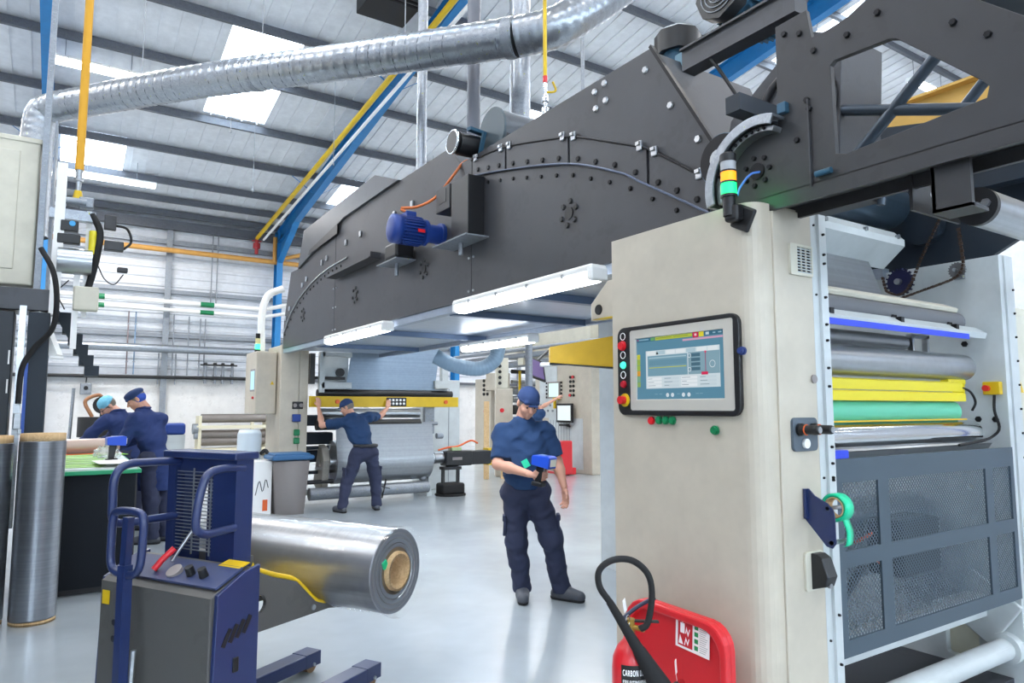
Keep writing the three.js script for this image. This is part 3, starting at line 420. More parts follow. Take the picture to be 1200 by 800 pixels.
// ---------------------------------------------------------------- drying tunnel (long dark housing on the machine)
{
  const t = thing('drying_tunnel', 'long dark grey drying tunnel bridging overhead with bolted side panels and arched covers', 'machine', [2.89, 2.49, -7]);
  const o = [-2.89, -2.49, 7], sh = (g) => g.translate(...o), X = 2.89;
    M('housing', sh(PX([[-11.11, 2.49], [-3.25, 2.49], [-3.25, 3.74], [-5.3, 3.74], [-5.49, 3.955], [-8.28, 3.97], [-10.3, 3.641], [-10.755, 3.654], [-11.07, 2.95]], [], X + 0.02, 1.7)), K.dark, t);
  M('end_hood', sh(PX([[-3.25, 2.95], [-2.6, 2.95], [-2.9, 3.72], [-3.25, 3.72]], [], X + 0.02, 0.9)), K.dark, t);
  for (const pts of [[[-11.11, 2.49], [-8.66, 2.49], [-8.66, 3.9], [-10.3, 3.641], [-10.755, 3.654], [-11.07, 2.95]], [[-8.65, 2.49], [-5.095, 2.49], [-5.095, 3.74], [-5.3, 3.74], [-5.49, 3.955], [-8.28, 3.97], [-8.65, 3.905]], [[-5.085, 2.49], [-2.25, 2.49], [-2.435, 3.0], [-2.886, 3.74], [-5.085, 3.74]]]) M('side_panel', sh(PX(pts, [], X, 0.02, 0.002)), K.dark, t);
  M('end_lip', [sh(BAR([X - 0.01, 3.74, -2.89], [X - 0.01, 3.0, -2.44], 0.03, 0.02))], K.boltDark, t);
  const lerp = (c, z) => { for (let i = 0; i < c.length - 1; i++) if (z >= c[i][0] && z <= c[i + 1][0]) { const f = (z - c[i][0]) / (c[i + 1][0] - c[i][0]); return c[i][1] + f * (c[i + 1][1] - c[i][1]); } return z < c[0][0] ? c[0][1] : c[c.length - 1][1]; };
  const up = [[-5.07, 3.694], [-4.5, 3.632], [-3.744, 3.456], [-3.586, 3.403], [-2.971, 3.132], [-2.845, 3.053], [-2.47, 2.79]], lo = [[-5.045, 3.55], [-4.475, 3.439], [-3.7, 3.25], [-3.168, 3.03], [-3.017, 2.938], [-2.633, 2.705], [-2.4, 2.56]];
  const cuts = [-5.05, -4.52, -3.7, -2.93, -2.47];
  for (let i = 0; i < 4; i++) {
    const a = cuts[i] + 0.012, b = cuts[i + 1] - 0.012, P = [], Q = []; for (let k = 0; k <= 8; k++) { const z = a + (b - a) * k / 8; P.push([z, lerp(lo, z)]); Q.push([z, lerp(up, z)]); }
    const cv = M('arch_cover', sh(PX([...P, ...Q.reverse()], [], X - 0.016, 0.016, 0.002)), K.dark, t);
    for (const z of [a + 0.05, b - 0.05]) { const y = lerp(up, z); M('latch', [sh(RB(0.02, 0.06, 0.045, X - 0.022, y + 0.01, z, 0.006)), sh(B(0.03, 0.02, 0.03, X - 0.03, y + 0.022, z))], K.bolt, cv); }
    const n = [3, 4, 4, 3][i], g = []; for (let k = 0; k < n; k++) { const z = a + (b - a) * (k + 0.5) / n; g.push(sh(bolt(X - 0.022, lerp(lo, z) + 0.05, z, 0.017))); } M('cover_bolt', g, K.boltDark, cv);
  }
  for (const [c, m] of [[up, K.boltDark], [lo, mat('#5a6478', 0.35, 0.5)]]) M('trim_strip', sh(TU(c.map(([z, y]) => [X - 0.02, y + 0.004, z]), 0.008, 5, 40)), m, t);
  { const g = []; for (let z = -5.0; z < -2.6; z += 0.19) g.push(sh(bolt(X - 0.006, lerp(lo, z) - 0.07 - 0.0, z, 0.013))); M('bolt_row', g, K.boltDark, t); }
  { const far = [[-11.05, 2.73], [-10.54, 3.06], [-9.79, 3.29], [-8.99, 3.4], [-8.2, 3.42]], g = [], h = []; for (let z = -11; z < -8.4; z += 0.16) g.push(sh(bolt(X - 0.006, lerp(far, z) - 0.06, z, 0.016))); for (const z of [-10.95, -10.75, -10.1, -9.9, -9.2, -9.0]) h.push(sh(RB(0.02, 0.07, 0.05, X - 0.012, lerp(far, z) + 0.16, z, 0.006)));
    M('bolt_row', g, K.boltDark, t); M('panel_latch', h, K.bolt, t); M('trim_strip', sh(TU(far.map(([z, y]) => [X - 0.01, y, z]), 0.009, 5, 30)), K.steel, t); }
  { const g = []; for (const z of [-8.25, -7.75, -6.75, -6.3]) g.push(sh(RB(0.02, 0.07, 0.05, X - 0.012, 3.62, z, 0.006))); M('panel_latch', g, K.bolt, t); }
  { const g = []; for (const z of [-5.05, -5.13, -8.6, -8.7]) for (const y of [2.56, 2.85, 3.1, 3.3]) g.push(sh(bolt(X - 0.004, y, z, 0.01))); for (const [z, y] of [[-3.43, 3.67], [-3.33, 3.69], [-3.42, 3.55], [-3.32, 3.57]]) g.push(sh(bolt(X - 0.008, y, z, 0.02))); for (const [z, y] of [[-2.95, 3.62], [-2.75, 3.32], [-2.55, 3.05]]) g.push(sh(bolt(X - 0.008, y, z, 0.02))); M('panel_bolt', g, K.bolt, t); }
  for (const z of [-3.72, -6.02, -7.9, -10.04]) { const g = [sh(CY([X - 0.008, 2.91, z], [X, 2.91, z], 0.045, 0.045, 18))]; for (let i = 0; i < 6; i++) g.push(sh(bolt(X - 0.008, 2.91 + 0.085 * Math.sin(i * PI / 3 + 0.3), z + 0.085 * Math.cos(i * PI / 3 + 0.3), 0.018))); M('bearing_port', g, K.black, t); }
  const hood = M('hood', [sh(PX([[-10.28, 3.63], [-8.3, 3.95], [-6.61, 3.96], [-7.28, 4.204], [-10.03, 4.155]], [], X - 0.03, 1.3, 0.004))], mat('#565a60', 0.35, 0.45, { map: T.worn }), t);
  M('hood_slot', sh(PX([[-9.76, 3.74], [-8.52, 3.79], [-8.52, 3.92], [-9.7, 3.8]], [], X - 0.036, 0.008)), K.black, hood);
  M('ledge', [sh(PX([[-8.6, 3.22], [-7.13, 3.22], [-7.13, 3.28], [-8.6, 3.26]], [], X - 0.12, 0.12)), sh(B(0.14, 0.012, 1.47, X - 0.07, 3.215, -7.865))], K.dark, t);
  M('motor_shelf', [sh(B(0.22, 0.012, 0.5, X - 0.11, 3.03, -6.45)), sh(B(0.22, 0.012, 0.6, X - 0.11, 2.97, -5.1)), sh(CY([X - 0.1, 2.9, -6.45], [X - 0.1, 3.03, -6.45], 0.02)), sh(CY([X - 0.1, 2.86, -5.1], [X - 0.1, 2.97, -5.1], 0.02))], K.galvDull, t);
  M('gearbox', [sh(RB(0.2, 0.16, 0.3, X - 0.12, 3.12, -6.35, 0.03))], K.black, t);
  const cb = M('drive_box', [sh(RB(0.16, 0.52, 0.3, X - 0.08, 3.24, -5.02, 0.008))], K.black, t); M('window_box', [sh(RB(0.15, 0.22, 0.26, X - 0.085, 3.4, -5.33, 0.008)), sh(B(0.004, 0.12, 0.14, X - 0.162, 3.42, -5.33))], K.darker, cb);
  // underside: polished sheet, cross rollers, edge beams
  M('underside_sheet', [sh(B(1.5, 0.012, 8.3, 3.75, 2.478, -6.9))], mat('#c6cfdb', 0.32, 0.6, { map: T.brush }), t);
  for (const x of [2.95, 4.56]) M('edge_beam', sh(B(0.08, 0.07, 8.7, x, 2.455, -6.8)), mat('#a9b4c4', 0.35, 0.5, { map: T.brush }), t);
  for (const z of [-9.6, -7.6, -5.6, -4.4]) M('cross_bar', sh(B(1.55, 0.06, 0.08, 3.75, 2.44, z)), mat('#62748f', 0.35, 0.5), t);
  M('inspection_port', [sh(B(0.4, 0.02, 0.04, 4.0, 2.46, -4.3)), sh(B(0.4, 0.02, 0.04, 4.0, 2.46, -4.0)), sh(B(0.03, 0.02, 0.3, 3.8, 2.46, -4.15)), sh(B(0.03, 0.02, 0.3, 4.2, 2.46, -4.15))], K.steel, t);
}
batten('sealed LED batten fixed along the lower edge of the drying tunnel beside the control cabinet', [2.8, 2.39, -4.22], 1.84, PI / 2, MACHINE_LAMP_POWER, undefined, 0.14, '#e6f0ff');
batten('sealed LED batten on the tunnel edge near the far roller machine', [2.8, 2.385, -7.62], 1.9, PI / 2, MACHINE_LAMP_POWER, undefined, 0.14, '#e6f0ff');
batten('sealed LED batten under the far bottom edge of the drying tunnel', [4.35, 2.31, -7.05], 1.6, PI / 2, MACHINE_LAMP_POWER, undefined, 0.14, '#e6f0ff');
{ // blue gear motor on the tunnel side
  const t = thing('drive_motor', 'blue finned drive motor with orange cable on the tunnel side', 'motor', [2.42, 3.16, -5.65]);
  const g = [alongTo(LA([[0, 0], [0.1, 0], [0.115, 0.02], [0.115, 0.27], [0, 0.27]], 24), [0, 0, 0], [1, 0, 0])]; for (let i = 0; i < 28; i++) { const a = i * PI / 14; g.push(B(0.2, 0.008, 0.03, 0.14, 0.12 * Math.sin(a), 0.12 * Math.cos(a), 0, -a)); }
  M('finned_body', g, K.blueMotor, t); M('fan_cowl', alongTo(LA([[0, -0.05], [0.08, -0.05], [0.13, -0.03], [0.132, 0.06], [0, 0.06]], 24), [0, 0, 0], [1, 0, 0]), K.blueMotor, t);
  M('gear_flange', [CY([0.27, 0, 0], [0.3, 0, 0], 0.12, 0.12, 24), CY([0.3, 0, 0], [0.44, 0, 0], 0.085, 0.085, 20), CY([0.44, 0, 0], [0.47, 0, 0], 0.11, 0.11, 20)], K.blueMotor, t);
  M('terminal_box', RB(0.1, 0.06, 0.1, 0.14, 0.14, 0.0, 0.01), K.blueMotor, t); M('name_plate', B(0.07, 0.03, 0.003, 0.2, -0.02, 0.135), K.red, t);
  M('power_cable', TU([[0.1, 0.17, 0], [0.06, 0.2, -0.02], [0.2, 0.22, 0.05], [0.32, 0.3, 0.18], [0.42, 0.48, 0.32], [0.5, 0.6, 0.38], [0.6, 0.6, 0.45]], 0.013, 8, 40), mat('#d8743a', 0.45), t);
}
{ // extraction fan on the tunnel roof
  const t = thing('extraction_fan', 'dark grey extraction fan drum with small motor on the tunnel roof', 'fan', [3.02, 3.74, -5.0]);
  M('drum', CY([0, 0.2, 0.05], [0.45, 0.2, 0.05], 0.2, 0.2, 28), mat('#5a5f65', 0.4, 0.4, { map: T.worn }), t); M('face_plate', CY([-0.02, 0.2, 0.05], [0, 0.2, 0.05], 0.215, 0.215, 28), mat('#46545c', 0.45, 0.2), t);
  M('duct_shoe', PX([[-0.2, 0], [0.24, 0], [0.24, 0.16], [-0.05, 0.22]], [], 0.02, 0.4), K.darker, t); M('motor', [CY([-0.25, 0.12, -0.15], [-0.05, 0.12, -0.15], 0.1, 0.1, 20), CY([-0.3, 0.12, -0.15], [-0.25, 0.12, -0.15], 0.105, 0.09, 20)], K.black, t); M('motor_ring', new THREE.TorusGeometry(0.1, 0.012, 8, 24).rotateY(PI / 2).translate(-0.29, 0.12, -0.15), K.chrome, t);
  M('bracket', [B(0.3, 0.03, 0.05, -0.05, 0.22, -0.06, 0.2), B(0.03, 0.2, 0.03, -0.08, 0.1, 0.0, 0, 0.4)], K.tealMotor, t);
}
{ // motors above the bridge
  const t = thing('exhaust_motor', 'octagonal capped teal exhaust motor on the sloping tunnel end', 'motor', [3.25, 3.62, -3.02]);
  M('body', CY([0, -0.2, 0], [0, 0.22, 0], 0.11, 0.11, 16), K.tealMotor, t); M('cap', [CY([0, 0.22, 0], [0, 0.36, 0], 0.15, 0.15, 8), CY([0, 0.36, 0], [0, 0.39, 0], 0.15, 0.11, 8)], K.black, t); M('terminal_box', [RB(0.12, 0.13, 0.1, -0.05, 0.1, 0.12, 0.01)], mat('#5f8496', 0.5), t); M('label_plate', B(0.05, 0.03, 0.003, -0.06, 0.12, 0.172), K.yellow, t); M('flange', B(0.4, 0.03, 0.4, 0, -0.2, 0), K.dark, t);
  const u = thing('blower_motor', 'large black blower motor with round grille above the bridge frame', 'motor', [3.0, 3.87, -2.42]); u.scale.setScalar(0.85);
  M('finned_body', [CY([0, 0, 0], [0.5, 0, 0], 0.16, 0.16, 24), ...Array.from({ length: 24 }, (_, i) => B(0.42, 0.01, 0.03, 0.27, 0.17 * Math.sin(i * PI / 12), 0.17 * Math.cos(i * PI / 12), 0, -i * PI / 12))], K.tealMotor, u); M('fan_cowl', CY([-0.08, 0, 0], [0.02, 0, 0], 0.19, 0.19, 8), K.black, u); M('grille', [0.05, 0.08, 0.11, 0.14].map((r) => new THREE.TorusGeometry(r, 0.004, 6, 28).rotateY(PI / 2).translate(-0.085, 0, 0)), K.galvDull, u);
  M('terminal_box', RB(0.16, 0.12, 0.2, 0.25, -0.1, 0.2, 0.01), K.tealMotor, u);
  const s = thing('support_channel', 'dark steel channel carrying the blower motor above the bridge frame', 'channel', [2.9, 3.52, -2.26]);
  M('channel', [B(0.1, 0.12, 0.72, 0, 0, 0.0), B(0.14, 0.012, 0.72, 0.0, 0.06, 0.0)], K.dark, s); M('conduit', TU([[0.02, 0.1, -0.3], [-0.03, 0.05, -0.25], [-0.02, -0.1, -0.15], [0.02, -0.3, -0.05]], 0.01, 6), K.black, s);
  const h = thing('exhaust_hood', 'sloping dark sheet metal exhaust hood behind the bridge frame', 'hood', [2.98, 2.92, -2.05]);
  M('shell', [PX([[-0.5, -0.35], [0.25, -0.35], [0.3, 0.4], [0.1, 0.5], [-0.35, 0.2]], [], 0, 0.35, 0.005)], K.dark, h); M('flange', new THREE.TorusGeometry(0.2, 0.02, 8, 28).rotateY(PI / 2).translate(-0.01, 0.12, 0.05), K.darker, h); M('clip', [RB(0.02, 0.03, 0.05, -0.015, -0.02, -0.2, 0.004)], K.tealMotor, h);
}
{ const v = thing('roof_ventilator', 'dark louvred roof ventilator box under the purlins above the spiral duct', 'ventilator', [5.0, roofY(-12.2) - 0.62, -12.2]); M('box', RB(1.0, 0.4, 0.8, 0, 0.2, 0, 0.02), K.boltDark, v); M('throat', B(0.8, 0.2, 0.6, 0, 0.49, 0), K.darker, v); for (let i = 0; i < 4; i++) M('louvre', B(1.02, 0.02, 0.05, 0, 0.06 + i * 0.09, 0.41, 0, 0.5), K.darker, v); }
// ---------------------------------------------------------------- ducts
function spiral(pts, r, seg = 26, step = 0.028, every = 0.14, tension = 0.5) {
  const c = new THREE.CatmullRomCurve3(pts.map((p) => V(...p)), false, 'catmullrom', tension), L = c.getLength(), n = Math.round(L / step), P = [], N = [], I = [], fr = c.computeFrenetFrames(n, false);
  for (let i = 0; i <= n; i++) { const p = c.getPointAt(i / n), s = i / n * L; for (let j = 0; j <= seg; j++) { const a = j / seg * 2 * PI, ph = ((s + every * j / seg) % every), rr = r * (ph < step ? 1.03 : 1); const d = fr.normals[i].clone().multiplyScalar(Math.cos(a)).addScaledVector(fr.binormals[i], Math.sin(a)); P.push(p.x + d.x * rr, p.y + d.y * rr, p.z + d.z * rr); N.push(d.x, d.y, d.z); } }
  for (let i = 0; i < n; i++) for (let j = 0; j < seg; j++) { const a = i * (seg + 1) + j, b = a + seg + 1; I.push(a, a + 1, b, b, a + 1, b + 1); }
  const g = new THREE.BufferGeometry(); g.setAttribute('position', new THREE.Float32BufferAttribute(P, 3)); g.setAttribute('normal', new THREE.Float32BufferAttribute(N, 3)); g.setIndex(I); g.computeVertexNormals(); return g;
}
{
  const t = thing('spiral_duct', 'large galvanised spiral duct crossing under the roof from the cream housing', 'duct', [-0.3, 4.2, -10.6]);
  const o = [0.3, -4.2, 10.6], sh = (g) => g.translate(...o);
  M('straight_run', sh(spiral([[-0.1, 5.76, -11.1], [1.2, 5.65, -9.2], [2.5, 5.5, -7.4], [3.75, 5.37, -5.68]], 0.2)), K.galv, t);
  M('elbow', sh(spiral([[3.75, 5.37, -5.68], [4.0, 5.41, -5.4], [4.3, 5.62, -5.25], [4.9, 6.15, -5.1], [5.8, 6.9, -4.9]], 0.2, 26, 0.03, 0.09)), K.galv, t);
  M('drop_elbow', sh(spiral([[-0.1, 5.76, -11.1], [-0.32, 5.72, -11.3], [-0.46, 5.5, -11.4], [-0.47, 4.2, -11.4], [-0.47, 3.9, -11.4]], 0.2, 26, 0.03, 0.11)), K.galv, t);
  { const c = new THREE.CatmullRomCurve3([[-0.1, 5.76, -11.1], [1.2, 5.65, -9.2], [2.5, 5.5, -7.4], [3.75, 5.37, -5.68]].map((p) => V(...p))), L = c.getLength(), n = Math.round(L / 0.15), u = V(0, 1, 0); const pts = []; for (let i = 0; i <= n * 14; i++) { const f = i / (n * 14), p = c.getPointAt(f), tg = c.getTangentAt(f), a = V().crossVectors(tg, u).normalize(), b = V().crossVectors(a, tg), q = i / 14 * 2 * PI; pts.push([p.x + 0.2 * (Math.cos(q) * a.x + Math.sin(q) * b.x), p.y + 0.2 * (Math.cos(q) * a.y + Math.sin(q) * b.y), p.z + 0.2 * (Math.cos(q) * a.z + Math.sin(q) * b.z)]); }
    M('spiral_seam', sh(TU(pts, 0.0055, 4, pts.length * 1)), mat('#6a7078', 0.5, 0.6), t); }
  for (const [a, b] of [[[3.68, 5.376, -5.77], [3.74, 5.37, -5.69]], [[1.75, 5.59, -8.45], [1.8, 5.583, -8.38]]]) M('joint_band', sh(CY(a, b, 0.208, 0.208, 28)), K.galvDull, t);
  const hang = []; for (const f of [0.2, 0.5, 0.8]) { const x = -0.1 + 3.85 * f, z = -11.1 + 5.42 * f, y = 5.76 - 0.39 * f; hang.push(sh(CY([x, y + 0.2, z], [x, roofY(z) - 0.2, z], 0.006, 0.006, 5))); } M('hanger', hang, K.galvDull, t);
  const v = (label, x, z, y0, r, m) => { const d = thing('exhaust_duct', label, 'duct', [x, y0, z]); M('pipe', spiral([[0, 0, 0], [0, 2, 0], [0, roofY(z) - y0 - 0.05, 0]], r, 22, 0.03, 0.15), m, d); M('collar', CY([0, 0.02, 0], [0, 0.1, 0], r * 1.05, r * 1.05, 22), K.galvDull, d); };
  v('wide galvanised vertical exhaust duct rising from the tunnel roof', 4.2, -6.3, 3.97, 0.118, K.galv); v('slim dark grey vertical exhaust duct behind the extraction fan', 3.77, -6.61, 3.97, 0.075, mat('#6d7078', 0.45, 0.5)); v('thin silver vertical duct between blue rafter and fan motor', 3.45, -7.3, 3.97, 0.06, K.galv);
}

// ---------------------------------------------------------------- fire point: red stand and carbon dioxide extinguisher
{
  const t = thing('extinguisher_stand', 'red moulded plastic extinguisher stand with instruction sticker against the beige cabinet', 'stand', [2.2, 0, -2.12]);
  const out = [[-0.3, 0.02], [0.27, 0.02], [0.27, 0.62]]; for (let i = 0; i <= 5; i++) { const a = i / 5 * PI / 2; out.push([0.17 + 0.1 * Math.cos(a), 0.63 + 0.1 * Math.sin(a)]); } for (let i = 0; i <= 5; i++) { const a = PI / 2 + i / 5 * PI / 2; out.push([-0.17 + 0.13 * Math.cos(a), 0.605 + 0.13 * Math.sin(a)]); }
  const ins = out.map(([z, y]) => [(z + 0.015) * 0.88 - 0.015, 0.37 + (y - 0.37) * 0.9]);
  M('back_board', PX(out, [], 0.0, 0.03, 0.006), K.redPlastic, t); M('raised_rim', PX(out, [ins], -0.03, 0.036, 0.01), K.redPlastic, t);
  M('base_tray', [RB(0.42, 0.06, 0.62, -0.2, 0.03, -0.015, 0.02)], K.redPlastic, t); M('rib', [B(0.012, 0.015, 0.2, -0.012, 0.45, 0.1, 0, -0.2), B(0.012, 0.012, 0.2, -0.012, 0.4, 0.1, 0, 0.15)], K.redPlastic, t);
  const cv = document.createElement('canvas'); cv.width = 256; cv.height = 184; const c = cv.getContext('2d'); c.fillStyle = '#f4f3ef'; c.fillRect(0, 0, 256, 184); c.fillStyle = '#c8202c'; c.fillRect(18, 14, 112, 156); c.fillStyle = '#fff'; c.fillRect(36, 34, 34, 60); c.fillRect(46, 20, 14, 12); c.beginPath(); c.moveTo(24, 160); c.lineTo(34, 104); c.lineTo(60, 160); c.fill(); c.lineWidth = 7; c.strokeStyle = '#fff'; c.beginPath(); c.moveTo(78, 90); c.lineTo(84, 60); c.lineTo(96, 96); c.lineTo(108, 58); c.stroke(); c.beginPath(); c.moveTo(70, 160); c.lineTo(80, 120); c.lineTo(94, 150); c.lineTo(104, 116); c.stroke();
  c.fillStyle = '#1d8a4a'; for (let i = 0; i < 4; i++) c.fillRect(144, 18 + i * 40, 28, 26); c.fillStyle = '#9a9a96'; for (let i = 0; i < 13; i++) c.fillRect(182, 18 + i * 12, 40 + (i * 17) % 22, 3);
  const tx = new THREE.CanvasTexture(cv); tx.colorSpace = THREE.SRGBColorSpace;
  M('instruction_sticker', new THREE.PlaneGeometry(0.18, 0.125).rotateY(-PI / 2).rotateX(0.05).translate(-0.008, 0.645, 0.085), new THREE.MeshStandardMaterial({ map: tx, roughness: 0.5 }), t, true);
  const e = thing('fire_extinguisher', 'red carbon dioxide fire extinguisher with black horn and looped hose', 'extinguisher', [1.88, 0.06, -2.06]);
  M('cylinder', LA([[0, 0], [0.068, 0], [0.072, 0.01], [0.072, 0.52], [0.068, 0.56], [0.05, 0.6], [0.028, 0.625], [0.022, 0.65], [0, 0.65]], 36), K.red, e);
  M('valve', [CY([0, 0.64, 0], [0, 0.7, 0], 0.018), CY([0, 0.67, 0], [0.02, 0.67, 0.055], 0.011)], mat('#b8964a', 0.3, 0.8), e);
  M('carry_handle', BAR([-0.03, 0.695, -0.012], [0.1, 0.685, 0.05], 0.02, 0.007), K.black, e); M('squeeze_lever', TU([[-0.03, 0.7, -0.012], [0.03, 0.745, 0.015], [0.09, 0.775, 0.045]], 0.008, 6), mat('#1b2440', 0.35), e);
  M('pull_ring', new THREE.TorusGeometry(0.022, 0.002, 6, 22).rotateY(0.5).translate(-0.03, 0.7, 0.02), K.steel, e); M('tamper_tag', [B(0.022, 0.05, 0.002, -0.045, 0.76, 0.02, 0.4, 0, 0.3)], K.paper, e); M('service_tag', [B(0.02, 0.055, 0.002, 0.19, 0.5, 0.05, 0.5, 0, 0.2), CY([0.19, 0.47, 0.05], [0.2, 0.42, 0.05], 0.0015, 0.0015, 4)], K.paper, e);
  M('hose', TU([[0.0, 0.675, 0.055], [0.02, 0.7, 0.075], [0.035, 0.8, 0.085], [0.02, 0.88, 0.08], [-0.03, 0.93, 0.05], [-0.1, 0.935, 0.02], [-0.15, 0.9, 0.0], [-0.15, 0.84, 0.0], [-0.115, 0.78, 0.02]], 0.0125, 10, 70), K.rubber, e);
  M('horn', [alongTo(LA([[0, 0], [0.014, 0], [0.018, 0.12], [0.022, 0.2], [0.026, 0.22], [0.055, 0.5], [0.052, 0.5], [0.02, 0.2], [0, 0.2]], 24), [-0.12, 0.785, 0.02], [0.11, 0.36, 0.14])], K.rubber, e);
  M('lower_hose', TU([[0.0, 0.42, 0.14], [0.05, 0.45, 0.13], [0.12, 0.455, 0.1], [0.17, 0.45, 0.08]], 0.011, 8), K.rubber, e); M('hose_fitting', CY([0.15, 0.452, 0.09], [0.2, 0.445, 0.07], 0.013), K.chrome, e);
  const lv = document.createElement('canvas'); lv.width = 512; lv.height = 420; const d = lv.getContext('2d'); d.fillStyle = '#121212'; d.fillRect(0, 0, 512, 420); d.fillStyle = '#fff'; d.font = 'bold 64px sans-serif'; d.fillText('CARBON DIOXIDE', 20, 80, 470); d.font = 'bold 40px sans-serif'; d.fillText('FIRE EXTINGUISHER', 20, 140, 440); for (let i = 0; i < 2; i++) d.fillRect(220, 168 + i * 26, 200, 6); d.fillStyle = '#c63a2a'; d.fillRect(0, 232, 512, 188); d.fillStyle = '#e9d9d0'; for (let i = 0; i < 5; i++) d.fillRect(30, 262 + i * 30, 320 - i * 30, 8);
  const lt = new THREE.CanvasTexture(lv); lt.colorSpace = THREE.SRGBColorSpace;
  M('label', new THREE.CylinderGeometry(0.0727, 0.0727, 0.2, 20, 1, true, -1.25, 1.9).translate(0, 0.45, 0), new THREE.MeshStandardMaterial({ map: lt, roughness: 0.45 }), e, true);
}

// ---------------------------------------------------------------- reel stacker and wrapped film reel
{
  const t = thing('reel_stacker', 'blue and grey walk-behind reel stacker with looped handles', 'stacker', [0.561, 0, -3.09], PI / 6);
  const prof = [[0, 0.06], [0.2, 0.06], [0.22, 0.3], [0.22, 0.875], [0.16, 0.86], [0.03, 0.807], [0, 0.79]]; // (a, y)
  const sweep = (pts, b0, b1, bev = 0) => ext(pts, [], b1 - b0, bev).translate(0, 0, b0);
  M('body', sweep(prof.map(([a, y]) => [a, y]), -0.735, -0.02, 0.006), K.stackGrey, t);
  M('side_panel', [sweep([[0.0, 0.06], [0.24, 0.06], [0.24, 0.885], [0.16, 0.87], [0.02, 0.8]], -0.02, 0.0, 0.003)], K.stackBlue, t); M('side_panel', [sweep([[0.0, 0.06], [0.24, 0.06], [0.24, 0.885], [0.16, 0.87], [0.02, 0.8]], -0.755, -0.735, 0.003)], K.stackBlue, t);
  M('console', [B(0.15, 0.01, 0.7, 0.1, 0.85, -0.377, 0, 0, 0.4)], mat('#3a4468', 0.45), t);
  for (const b of [-0.16, -0.24]) M('console_knob', CY([0.08, 0.85, b], [0.065, 0.885, b], 0.02, 0.018), K.black, t);
  M('gauge', CY([0.08, 0.845, -0.34], [0.07, 0.86, -0.34], 0.035, 0.035, 22), K.plasticGrey, t); M('yellow_label', B(0.06, 0.004, 0.13, 0.185, 0.886, -0.1, 0, 0, 0.25), K.yellow, t); M('warning_sign', B(0.002, 0.06, 0.05, -0.003, 0.72, -0.69), K.yellow, t);
  M('lever', TU([[0.12, 0.88, -0.42], [0.15, 0.94, -0.4], [0.2, 1.02, -0.38]], 0.008, 6), K.steel, t); M('red_grip', TU([[0.06, 0.85, -0.46], [0.09, 0.89, -0.445], [0.13, 0.935, -0.42]], 0.014, 8), K.red, t);
  M('vent_slot', [0, 1, 2, 3].map((i) => B(0.02, 0.075, 0.004, 0.07 + i * 0.035, 0.62 + i * 0.01, 0.001, 0, 0, -0.5)), K.black, t); M('key_socket', RB(0.03, 0.06, 0.01, 0.12, 0.5, 0.003, 0.005), K.black, t);
  for (const y of [0.62, 0.55]) M('cap', CY([0.0, y, -0.62], [-0.008, y, -0.62], 0.014), K.black, t);
  // mast
  M('mast_column', [B(0.1, 1.28, 0.15, 0.3, 0.7, -0.255)], K.stackBlue, t); M('mast_column', [B(0.1, 1.28, 0.05, 0.3, 0.7, -0.62)], K.stackBlue, t); M('lift_column', [B(0.05, 1.26, 0.06, 0.31, 0.69, -0.54), CY([0.33, 0.2, -0.42], [0.33, 1.25, -0.42], 0.025)], mat('#1d2a55', 0.4, 0.1), t);
  M('mast_head', [RB(0.14, 0.035, 0.5, 0.3, 1.345, -0.415, 0.008), B(0.08, 0.08, 0.44, 0.32, 1.29, -0.415)], K.stackBlue, t);
  { const g = []; for (let y = 0.9; y < 1.27; y += 0.0165) g.push(B(0.004, 0.004, 0.27, 0.265, y, -0.47)); for (const b of [-0.6, -0.48, -0.36]) g.push(B(0.006, 0.4, 0.006, 0.265, 1.08, b)); const m = M('mesh_guard', g, K.galvDull, t); m.userData.kind = 'stuff'; }
  M('handle_rail', TU([[0.28, 1.31, -0.6], [0.12, 1.315, -0.6], [0.0, 1.31, -0.6], [-0.05, 1.26, -0.6], [-0.055, 1.15, -0.6], [-0.045, 1.07, -0.6], [0.02, 1.05, -0.6], [0.15, 1.05, -0.6], [0.28, 1.05, -0.6]], 0.0185, 12, 60), K.stackBlue, t);
  M('handle_rail', TU([[0.3, 1.29, -0.19], [0.2, 1.295, -0.19], [0.11, 1.28, -0.19], [0.075, 1.22, -0.19], [0.055, 1.12, -0.19], [0.055, 1.05, -0.19], [0.1, 1.02, -0.19], [0.18, 1.02, -0.19], [0.26, 1.025, -0.19]], 0.0185, 12, 60), K.stackBlue, t);
  const til = M('tiller_arm', [BAR([-0.08, 1.1, -0.447], [-0.085, 0.9, -0.447], 0.035, 0.03), BAR([-0.085, 0.9, -0.447], [-0.1, 0.25, -0.42], 0.042, 0.042), BAR([-0.1, 0.27, -0.42], [0.02, 0.25, -0.42], 0.05, 0.05)], K.stackBlue, t);
  M('tiller_loop', TU([[-0.08, 1.12, -0.52], [-0.08, 1.125, -0.4], [-0.08, 1.1, -0.35], [-0.082, 1.0, -0.345], [-0.084, 0.9, -0.355], [-0.085, 0.865, -0.4], [-0.085, 0.865, -0.5], [-0.084, 0.9, -0.545], [-0.082, 1.0, -0.553], [-0.08, 1.09, -0.55]], 0.017, 12, 80, true), K.stackBlue, til);
  M('brake_rod', CY([-0.07, 0.3, -0.4], [-0.06, 0.55, -0.4], 0.012), K.steel, til);
  // reel arms with yellow padding, legs with rollers
  const arm = [[0.33, 0.52], [0.9, 0.51], [1.1, 0.47], [1.11, 0.495], [0.86, 0.545], [0.8, 0.57], [0.66, 0.7], [0.5, 0.755], [0.36, 0.82], [0.33, 0.84]];
